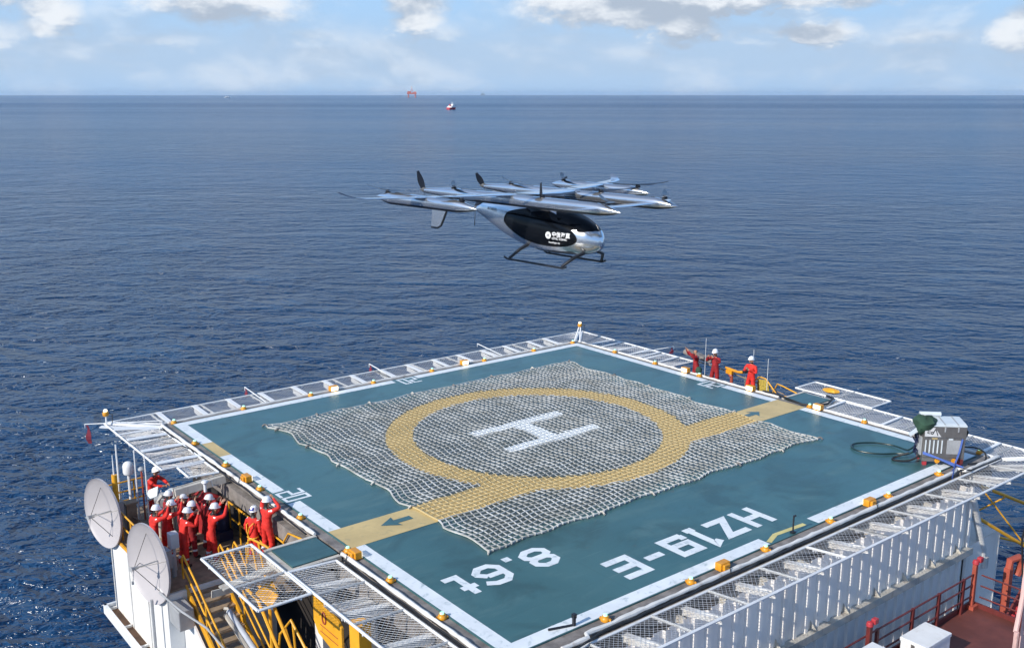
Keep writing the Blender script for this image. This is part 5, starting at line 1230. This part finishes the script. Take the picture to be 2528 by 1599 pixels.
# ================================================================ MACHINE ON THE RIGHT CORNER
def machine():
    C0 = Vector((8.95, -10.05, 0)); rx = Vector((.725, -.688, 0)); fy = Vector((-.688, -.725, 0)); up = Vector((0, 0, 1))
    root = thing('power_unit', C0, 'steel power unit with pale lid and green canvas at the right corner of the helideck', 'machine')
    def P(a, b, z): return C0 + rx * a + fy * b + up * z
    def OB(mb, a0, a1, b0, b1, z0, z1): mb.obox(P((a0 + a1) / 2, (b0 + b1) / 2, (z0 + z1) / 2), rx * (a1 - a0) / 2, fy * (b1 - b0) / 2, up * (z1 - z0) / 2)
    mb = MB(); OB(mb, -.70, .70, -.42, .42, .30, 1.02); body = mb.build('lower_body', 'steel', root, bevel=.015)
    mb = MB(); mb.prism([P(-.69, .44, 1.022), P(-.69, .44, 1.42), P(-.69, .30, 1.46), P(-.69, -.38, 1.50), P(-.69, -.38, 1.022)], rx * 1.40); mb.build('upper_hood', 'steel', root, bevel=.01)
    mb = MB(); mb.prism([P(-.70, .455, 1.425), P(-.70, .31, 1.465), P(-.70, -.40, 1.51), P(-.70, -.40, 1.54), P(-.70, .31, 1.50), P(-.70, .455, 1.46)], rx * 1.40); mb.build('lid', 'lidwhite', root)
    mb = MB(); mb.tube([P(-.66, -.36, 1.62), P(.05, -.36, 1.62)], .085, 12); OB(mb, -.66, .0, -.40, -.34, 1.55, 1.69); mb.build('rolled_cover', 'lidwhite', root, True)
    for a in (-.02, .42):
        mb = MB(); OB(mb, a - .025, a + .025, .455, .465, 1.24, 1.45); mb.bar(P(a, .40, 1.487), P(a, -.38, 1.545), .05, .012); mb.build('lid_strap', 'grey', root)
    mb = MB()
    for k in range(5): OB(mb, -.64 + .135 * k, -.60 + .135 * k, .425, .445, .46, .93)
    mb.build('vent_fins', 'lidwhite', body)
    mb = MB()
    for k in range(9): OB(mb, .12 + .05 * k, .128 + .05 * k, .422, .43, .46, .92)
    OB(mb, .09, .545, .421, .426, .44, .94); mb.build('grille', 'grey', body)
    mb = MB(); OB(mb, -.42, -.24, .421, .428, .965, 1.005); mb.build('yellow_plate', 'markyel', body)
    mb = MB(); OB(mb, .13, .28, .427, .433, .945, 1.0); mb.build('white_plate', 'lidwhite', body)
    mb = MB(); mb.prism([P(-.68, .446, 1.06), P(-.13, .446, 1.06), P(-.36, .446, 1.38), P(-.68, .446, 1.40)], fy * .006); lg = mb.build('logo_panel', 'wire', root)
    mb = MB()
    for path in ([(-.50, 1.24), (-.58, 1.25), (-.60, 1.19), (-.52, 1.17)], [(-.41, 1.22), (-.47, 1.23), (-.49, 1.17), (-.42, 1.15)], [(-.43, 1.14), (-.34, 1.34), (-.25, 1.10)]):
        for i in range(len(path) - 1): mb.bar(P(path[i][0], .456, path[i][1]), P(path[i + 1][0], .456, path[i + 1][1]), .026, .006, up=fy)
    mb.build('logo_strokes', 'carbon', lg)
    mb = MB(); OB(mb, -.70, .70, -.42, .42, .16, .298); mb.build('base_frame', 'steel', root)
    for a in (-.58, .58):
        for b in (-.3, .32):
            mb = MB(); OB(mb, a - .06, a + .06, b - .06, b + .06, 0.0, .16); mb.build('foot', 'redlamp', root)
    mb = MB(); OB(mb, -.76, -.71, -.30, .34, .35, 1.0); OB(mb, -.80, -.72, .0, .2, .5, .7); mb.build('side_panel', 'grey', root)
    mb = MB(); mb.obox(P(-.92, .1, 1.12), rx * .17 + up * .14, fy * .13, (rx * -.1 + up * .12) * .12); mb.build('tilted_flap', 'lidwhite', root)
    mb = MB(); g = random.Random(2); rings = []
    for k, (sc, z) in enumerate(((.55, 1.08), (.85, 1.22), (1.05, 1.40), (1.1, 1.53), (.75, 1.64), (.2, 1.67))):
        rings.append([P(-.60 + (.36 + .04 * math.sin(3 * a_ + k)) * sc * math.cos(a_), .12 + (.40 + .05 * math.cos(2 * a_ + k)) * sc * math.sin(a_), z + .04 * math.sin(4 * a_ + k)) for a_ in [2 * PI * j / 22 for j in range(22)]])
    mb.loft(rings); mb.build('green_canvas', 'tarp', root, True)
    mb = MB()
    for k in range(9): mb.tube([P(.76 + .10 * math.cos(a_ + k), -.05 + .20 * math.sin(a_ + .4 * k), 1.0 + .20 * math.cos(a_ * 1.0 + k * .9)) for a_ in [2 * PI * j / 12 for j in range(13)]], .018, 5)
    mb.build('cable_coil', 'black', root)
    for a in (-.20, .36):
        mb = MB(); mb.lathe([(0, -.02), (.085, -.02), (.09, 0), (.085, .02), (0, .02)], 14, P(a, .46, .20), fy.to_track_quat('Z', 'Y').to_matrix()); mb.build('yellow_badge', 'lampyel', root)
    mb = MB(); OB(mb, .42, .52, .42, .47, .14, .30); OB(mb, .56, .66, .42, .47, .10, .26); mb.build('coupling', 'redrail', root)
    # tie down straps
    for path, lab in (([P(-.70, .46, .50), P(-.2, .62, .34), P(.35, .70, .10), (7.95, -11.0, .03)], 'blue tie down strap running from the power unit left side to the rim'),
                      ([P(.58, .46, 1.0), P(.50, .50, .55), P(.36, .62, .20), (7.82, -11.18, 0)], 'blue tie down strap running from the power unit right side to the rim'),
                      ([P(-.70, .47, .46), P(-.1, .60, .30), P(.62, .66, .06)], 'blue strap crossing below the power unit front')):
        mb = MB()
        for i in range(len(path) - 1): mb.bar(path[i], path[i + 1], .06, .012, up=fy)
        solid('tie_strap', mb, 'strap', lab, 'strap', 'blue straps holding the power unit')
    # hoses
    H = lambda pts, r, m, nm, lab: solid(nm, (lambda q: (q.tube(pts, r, 8), q)[1])(MB()), m, lab, 'hose', smooth=True)
    def spl(P_, n=8):
        out = []
        P_ = [Vector(p) for p in P_]
        for i in range(len(P_) - 1):
            p0, p1, p2, p3 = P_[max(i - 1, 0)], P_[i], P_[i + 1], P_[min(i + 2, len(P_) - 1)]
            for k in range(n):
                t = k / n; out.append(0.5 * (2 * p1 + (p2 - p0) * t + (2 * p0 - 5 * p1 + 4 * p2 - p3) * t * t + (3 * p1 - p0 - 3 * p2 + p3) * t ** 3))
        return out + [P_[-1]]
    H(spl([(8.5, -9.35, .45), (8.9, -8.9, .12), (9.1, -8.25, .05), (8.9, -7.75, .05), (8.6, -7.45, .05), (8.2, -7.25, .05), (7.85, -7.32, .05), (7.62, -7.65, .05), (7.68, -8.05, .05), (7.95, -8.45, .05), (8.4, -8.75, .05), (8.55, -9.2, .15), (8.55, -9.4, .4)]), .032, 'hose', 'green_hose', 'dark green hose lying in a long loop left of the power unit')
    H(spl([(8.42, -9.78, .35), (8.0, -9.5, .10), (7.75, -9.1, .06), (7.95, -8.95, .06), (8.3, -9.3, .25)]), .035, 'black', 'black_hose', 'short black hose loop at the foot of the power unit')
    H(spl([(9.55, -10.45, .5), (10.1, -10.7, .45), (10.4, -10.95, .25), (10.1, -11.1, .06), (9.4, -10.9, .05)]), .03, 'black', 'black_hose', 'black hose arching right of the power unit')
    mb = MB()
    g = random.Random(4)
    for k in range(7): mb.tube([P(-.78 - .05 * g.random(), .1 * g.uniform(-2, 2), .3 + .7 * j / 6 + .03 * math.sin(j + k)) + Vector((.05 * math.sin(j * 2 + k), .05 * math.cos(j + 2 * k), 0)) for j in range(7)], .016, 5)
    mb.build('side_wiring', 'navy', root)
machine()
mb = MB(); mb.tube([(-8.45, -10.45, 0), (-8.45, -10.45, .22)], .05, 8); mb.obox((-8.45, -10.45, .26), (.05, 0, 0), (0, .05, 0), (0, 0, .06)); mb.tube([(-8.45, -10.45, .02), (-8.8, -10.35, .03), (-9.1, -10.25, .03)], .035, 6); solid('mooring_fitting', mb, 'carbon', 'small black fitting with a short brown strap on the near border line', 'fitting', bevel=.01)
mb = MB(); mb.tube([(.08, -10.5, 0), (.08, -10.5, .55)], .025, 8); mb.tube([(.08, -10.5, .52), (.14, -10.53, .55)], .03, 6); mb.obox((.08, -10.5, .03), (.06, 0, 0), (0, .06, 0), (0, 0, .03)); solid('short_rod', mb, 'carbon', 'short black rod standing in the gap of the near border line', 'rod')

# ================================================================ RED DECK, LOWER RIGHT
RZ = -3.28
rd = thing('red_deck', (2, -17, RZ), 'red brown painted deck below the corrugated wall', 'deck')
mb = MB(); mb.box(-8, 6.2, -24, -13.02, RZ - .25, RZ); mb.build('floor', 'reddeck', rd)
mb = MB(); mb.box(-8, 6.2, -13.06, -13.0, RZ + .001, RZ + .16); mb.box(6.14, 6.2, -24, -13.07, RZ + .001, RZ + .16); mb.build('kick_plate', 'redrail', rd)
rl = thing('red_railing', (2.5, -13.1, RZ), 'dark red three bar railing in front of the corrugated wall', 'railing')
mb = MB()
for h in (.42, .80, 1.16): mb.tube([(-3.2, -13.12, RZ + h), (6.0, -13.12, RZ + h)], .026, 6)
mb.build('rail', 'redrail', rl)
for x in (-1.3, .6, 2.45, 3.9, 5.35): mb = MB(); mb.box(x - .05, x + .05, -13.16, -13.08, RZ, RZ + 1.18); mb.build('rail_post', 'redrail', rl)
r2 = thing('red_railing', (6.08, -15, RZ), 'dark red side railing running away from the corrugated wall', 'railing')
mb = MB()
for h in (.42, .80, 1.16): mb.tube([(6.1, -13.3, RZ + h), (6.1, -18, RZ + h)], .026, 6)
mb.build('rail', 'redrail', r2)
for y in (-14.6, -16): mb = MB(); mb.box(6.06, 6.14, y - .05, y + .05, RZ, RZ + 1.18); mb.build('rail_post', 'redrail', r2)
for x, y, lab in ((6.0, -13.12, 'at the railing corner with a red lamp on top'), (.05, -13.2, 'with a red box on top beside the white chests')):
    rt = thing('red_post', (x, y, RZ), 'stout red post ' + lab, 'post', 'stout red posts of the red deck')
    mb = MB(); mb.box(x - .06, x + .06, y - .06, y + .06, RZ, RZ + 1.5); mb.box(x - .16, x + .16, y - .15, y + .15, RZ + .001, RZ + .12); mb.build('post_body', 'orange' if x > 3 else 'redrail', rt)
    mb = MB(); mb.obox((x + .16, y - .05, RZ + 1.62), (.09, 0, 0), (0, .07, 0), (0, .0, .08)); mb.lathe([(0, 0), (.11, 0), (.09, .12), (0, .15)], 10, (x, y, RZ + 1.5)); mb.build('red_fitting', 'redlamp', rt, bevel=.02)
def chest(x0, x1, y0, y1, z1, label):
    rt = thing('white_chest', ((x0 + x1) / 2, (y0 + y1) / 2, RZ), label, 'chest', 'white chests on the red deck')
    mb = MB(); mb.box(x0 + .02, x1 - .02, y0 + .02, y1 - .02, RZ + .06, z1 - .12); mb.build('body', 'white', rt, bevel=.02)
    mb = MB(); mb.box(x0, x1, y0, y1, z1 - .118, z1); mb.build('lid', 'white', rt, bevel=.02)
    mb = MB()
    for (a, b) in ((x0 + .1, y0 + .1), (x1 - .1, y0 + .1), (x0 + .1, y1 - .1), (x1 - .1, y1 - .1)): mb.box(a - .04, a + .04, b - .04, b + .04, RZ, RZ + .06)
    mb.build('feet', 'grey', rt)
    mb = MB(); mb.box(x0 - .02, x0 + .019, (y0 + y1) / 2 - .05, (y0 + y1) / 2 + .05, z1 - .25, z1 - .08); mb.build('latch', 'steel', rt)
chest(1.22, 2.56, -14.28, -13.46, -2.40, 'white chest on the red deck, biggest and rightmost of the three')
chest(-2.05, -.70, -14.6, -13.75, -1.72, 'white chest on the red deck, middle one of the three')
chest(-3.6, -2.35, -14.4, -13.6, -1.62, 'white chest at the bottom frame edge, leftmost of the three')
os_ = thing('orange_davit', (8.4, -13.1, -5.5), 'orange red davit post with a hook head beyond the red deck', 'davit')
mb = MB(); mb.box(8.25, 8.5, -13.2, -13.0, -6.5, -2.65); mb.build('post_body', 'orange', os_)
mb = MB(); mb.tube([(8.38, -13.1, -2.7), (8.4, -13.1, -2.4), (8.75, -13.2, -2.35), (8.9, -13.25, -2.65), (8.8, -13.2, -3.0)], .12, 8); mb.build('hook_head', 'orange', os_, True)
rt = thing('red_winch', (7.3, -13.6, -5.2), 'dark red winch frame with vertical slats below the red post', 'winch')
mb = MB(); mb.prism([(6.6, -13.7, -4.3), (8.1, -13.7, -3.1), (8.6, -13.7, -3.1), (8.6, -13.7, -5.4), (6.6, -13.7, -5.0)], (0, .06, 0)); mb.build('back_plate', 'redrail', rt)
for k in range(7): mb = MB(); mb.box(6.8 + .25 * k, 6.9 + .25 * k, -13.82, -13.71, -5.2 + .02 * k, -4.25 + .16 * k); mb.build('slat', 'redlamp', rt)
mb = MB(); mb.box(6.2, 12.5, -22, -12.8, -6.6, -6.45); solid('lower_red_deck', mb, 'reddeck', 'lower red brown deck beyond the red side railing', 'deck')
# pink crane column at the frame edge with its pipes
cp_ = thing('pink_column', (-3.6, -18.75, -4), 'faded pink steel column with pipes at the right frame edge', 'column')
mb = MB(); mb.tube([(-3.62, -18.77, -6), (-3.62, -18.77, 9)], .10, 12); mb.build('column_pipe', 'pinkpost', cp_, True)
mb = MB(); mb.tube([(-3.97, -18.66, 4.25), (-3.97, -18.62, 3.95), (-3.86, -18.66, 3.2), (-3.80, -18.68, 2.8)], .016, 6); mb.tube([(-3.83, -18.62, 4.9), (-3.90, -18.60, 4.62), (-3.80, -18.65, 4.5)], .014, 6); mb.build('cable', 'black', cp_)
mb = MB(); mb.obox((-3.90, -18.66, 4.05), (.03, 0, 0), (0, .03, 0), (0, 0, .14)); mb.build('clamp', 'gutter', cp_)
mb = MB(); mb.tube([(-4.12, -18.80, -6), (-4.12, -18.80, 2.05)], .05, 8); mb.tube([(-4.05, -18.75, 2.0), (-3.85, -18.72, 2.7), (-3.80, -18.70, 3.4)], .05, 8); mb.build('side_pipe', 'pinkpost', cp_, True)
# yellow truss over the water
tr_ = thing('yellow_truss', (18, -10, -8), 'yellow tubular truss boom over the water at the right', 'truss')
def T(a, b, r, nm='chord'): mb = MB(); mb.tube([a, b], r, 8); mb.build(nm, 'yellow', tr_)
c1a, c1b = Vector((9.6, -10.6, -1.7)), Vector((17.0, -13.5, -5.2))
T((9.2, -11.3, -1.6), (14.6, -13.4, -5.2), .06); T((10.2, -11.0, -.9), (14.6, -12.6, -3.0), .06); T((9.4, -10.0, -2.4), (15.0, -11.8, -4.5), .05)
for a, b in (((10.3, -11.0, -1.0), (11.5, -12.2, -3.1)), ((12.4, -11.8, -2.0), (13.2, -12.8, -4.2)), ((9.9, -10.2, -2.6), (11.3, -11.4, -1.5))): T(a, b, .03, 'brace')

# ================================================================ FAR OFFSHORE
def at_sea(px, dist):
    """a point on the water at bearing px (photo pixels from the frame centre) and distance"""
    a = YAW - math.atan(px / 2478.7); return Vector((cam.location.x + dist * math.cos(a), cam.location.y + dist * math.sin(a), SEA_Z)), a
def drilling_rig(px, dist, W_, H_, m1, m2, label):
    p, a = at_sea(px, dist); root = thing('drilling_rig', p, label, 'drilling rig', 'drilling rigs on the horizon')
    r_ = Vector((math.sin(a), -math.cos(a), 0)); f_ = Vector((math.cos(a), math.sin(a), 0)); up = Vector((0, 0, 1))
    def bx(mb, x0, x1, y0, y1, z0, z1): mb.obox(p + r_ * (x0 + x1) / 2 + f_ * (y0 + y1) / 2 + up * (z0 + z1) / 2, r_ * (x1 - x0) / 2, f_ * (y1 - y0) / 2, up * (z1 - z0) / 2)
    for sx_ in (-.36, .36):
        for sy_ in (-.3, .3): mb = MB(); mb.tube([p + r_ * W_ * sx_ + f_ * W_ * sy_, p + r_ * W_ * sx_ * .95 + f_ * W_ * sy_ + up * H_ * .32], W_ * .06, 10); mb.build('leg', m1, root, True)
    mb = MB(); bx(mb, -.5 * W_, .48 * W_, -.4 * W_, .4 * W_, H_ * .28, H_ * .40); bx(mb, -.45 * W_, -.1 * W_, -.35 * W_, .3 * W_, H_ * .40, H_ * .52); bx(mb, .15 * W_, .45 * W_, -.3 * W_, .3 * W_, H_ * .40, H_ * .48); mb.build('main_deck', m1, root)
    mb = MB(); bx(mb, .30 * W_, .62 * W_, -.2 * W_, .2 * W_, H_ * .50, H_ * .515); mb.build('landing_deck', m2, root)
    mb = MB()
    for sx_ in (-1, 1):
        for sy_ in (-1, 1): mb.tube([p + r_ * W_ * .10 * sx_ + f_ * W_ * .1 * sy_ + up * H_ * .4, p + r_ * W_ * .02 * sx_ + f_ * W_ * .02 * sy_ + up * H_ * .93], W_ * .014, 5)
    for k in range(7):
        z = H_ * (.42 + .07 * k); q_ = .1 - .08 * k / 7; bx(mb, -q_ * W_, q_ * W_, -q_ * W_, q_ * W_, z, z + H_ * .010)
    mb.build('derrick', m1, root)
    mb = MB(); bx(mb, -.06 * W_, .06 * W_, -.06 * W_, .06 * W_, H_ * .80, H_ * .90); mb.tube([p + up * H_ * .9, p + up * H_], W_ * .008, 5); mb.build('crown_block', 'white', root)
    for sx_, tx in ((-.4, -.62), (.38, .1)): mb = MB(); mb.tube([p + r_ * W_ * sx_ + up * H_ * .4, p + r_ * W_ * sx_ + up * H_ * .55, p + r_ * W_ * tx + up * H_ * .66], W_ * .013, 5); mb.build('deck_crane', m2, root)
drilling_rig(-241, 13800, 130, 158, 'rig', 'white', 'red orange drilling rig with a derrick on the horizon')
drilling_rig(-70, 26000, 95, 118, 'riggrey', 'riggrey', 'faint grey drilling rig almost lost in haze, right of the orange rig')
def ship(px, dist, Ls, Hs, head, hullm, label, beam=.3):
    p, a = at_sea(px, dist); root = thing('ship', p, label, 'ship', 'ships on the open sea')
    a += head; f_ = Vector((math.sin(a), -math.cos(a), 0)); s_ = Vector((math.cos(a), math.sin(a), 0)); up = Vector((0, 0, 1))
    B2 = Ls * beam / 2; hh = Hs * .34
    mb = MB(); rings = []
    for t, wd, sh in ((-.5, .75, 0), (-.3, 1, 0), (.2, 1, .05), (.38, .7, .2), (.5, .08, .38)):
        c = p + f_ * Ls * t; rings.append([c - s_ * B2 * wd + up * hh * (1 + sh), c - s_ * B2 * wd * .7 - up * 1, c + s_ * B2 * wd * .7 - up * 1, c + s_ * B2 * wd + up * hh * (1 + sh)])
    mb.loft(rings); mb.build('hull', hullm, root)
    mb = MB()
    for (x0, x1, wd, z0, z1) in ((-.32, .30, .9, hh, hh + Hs * .2), (-.15, .26, .8, hh + Hs * .2, hh + Hs * .38), (0, .24, .7, hh + Hs * .38, hh + Hs * .50)):
        mb.obox(p + f_ * Ls * (x0 + x1) / 2 + up * (z0 + z1) / 2, f_ * Ls * (x1 - x0) / 2, s_ * B2 * wd, up * (z1 - z0) / 2)
    mb.build('superstructure', 'white', root)
    mb = MB(); q_ = p + f_ * Ls * .1; mb.tube([q_ + up * (hh + Hs * .5), q_ + up * Hs * 1.25], Ls * .018, 6); mb.bar(q_ - s_ * B2 * .5 + up * Hs, q_ + s_ * B2 * .5 + up * Hs, Ls * .015, Ls * .015); mb.build('mast', 'white', root)
    mb = MB(); mb.tube([p - f_ * Ls * .22 + up * (hh + Hs * .2), p - f_ * Ls * .22 + up * (hh + Hs * .55)], Ls * .05, 8); mb.build('funnel', hullm, root)
ship(-146, 2950, 42, 17, R(62), 'shiphull', 'small supply ship with red hull and white superstructure', .38)
ship(-686, 13000, 70, 22, R(15), 'white', 'tiny white ship far off to the left near the horizon')
# small pink float on the water, lower left
p_ = Vector((6.3, 67.0, SEA_Z)); mb = MB(); mb.lathe([(0, -.2), (.5, -.15), (.8, .1), (.6, .35), (0, .45)], 12, p_); solid('sea_marker', mb, 'redlamp', 'small red float on the water left of the platform', 'buoy', smooth=True)
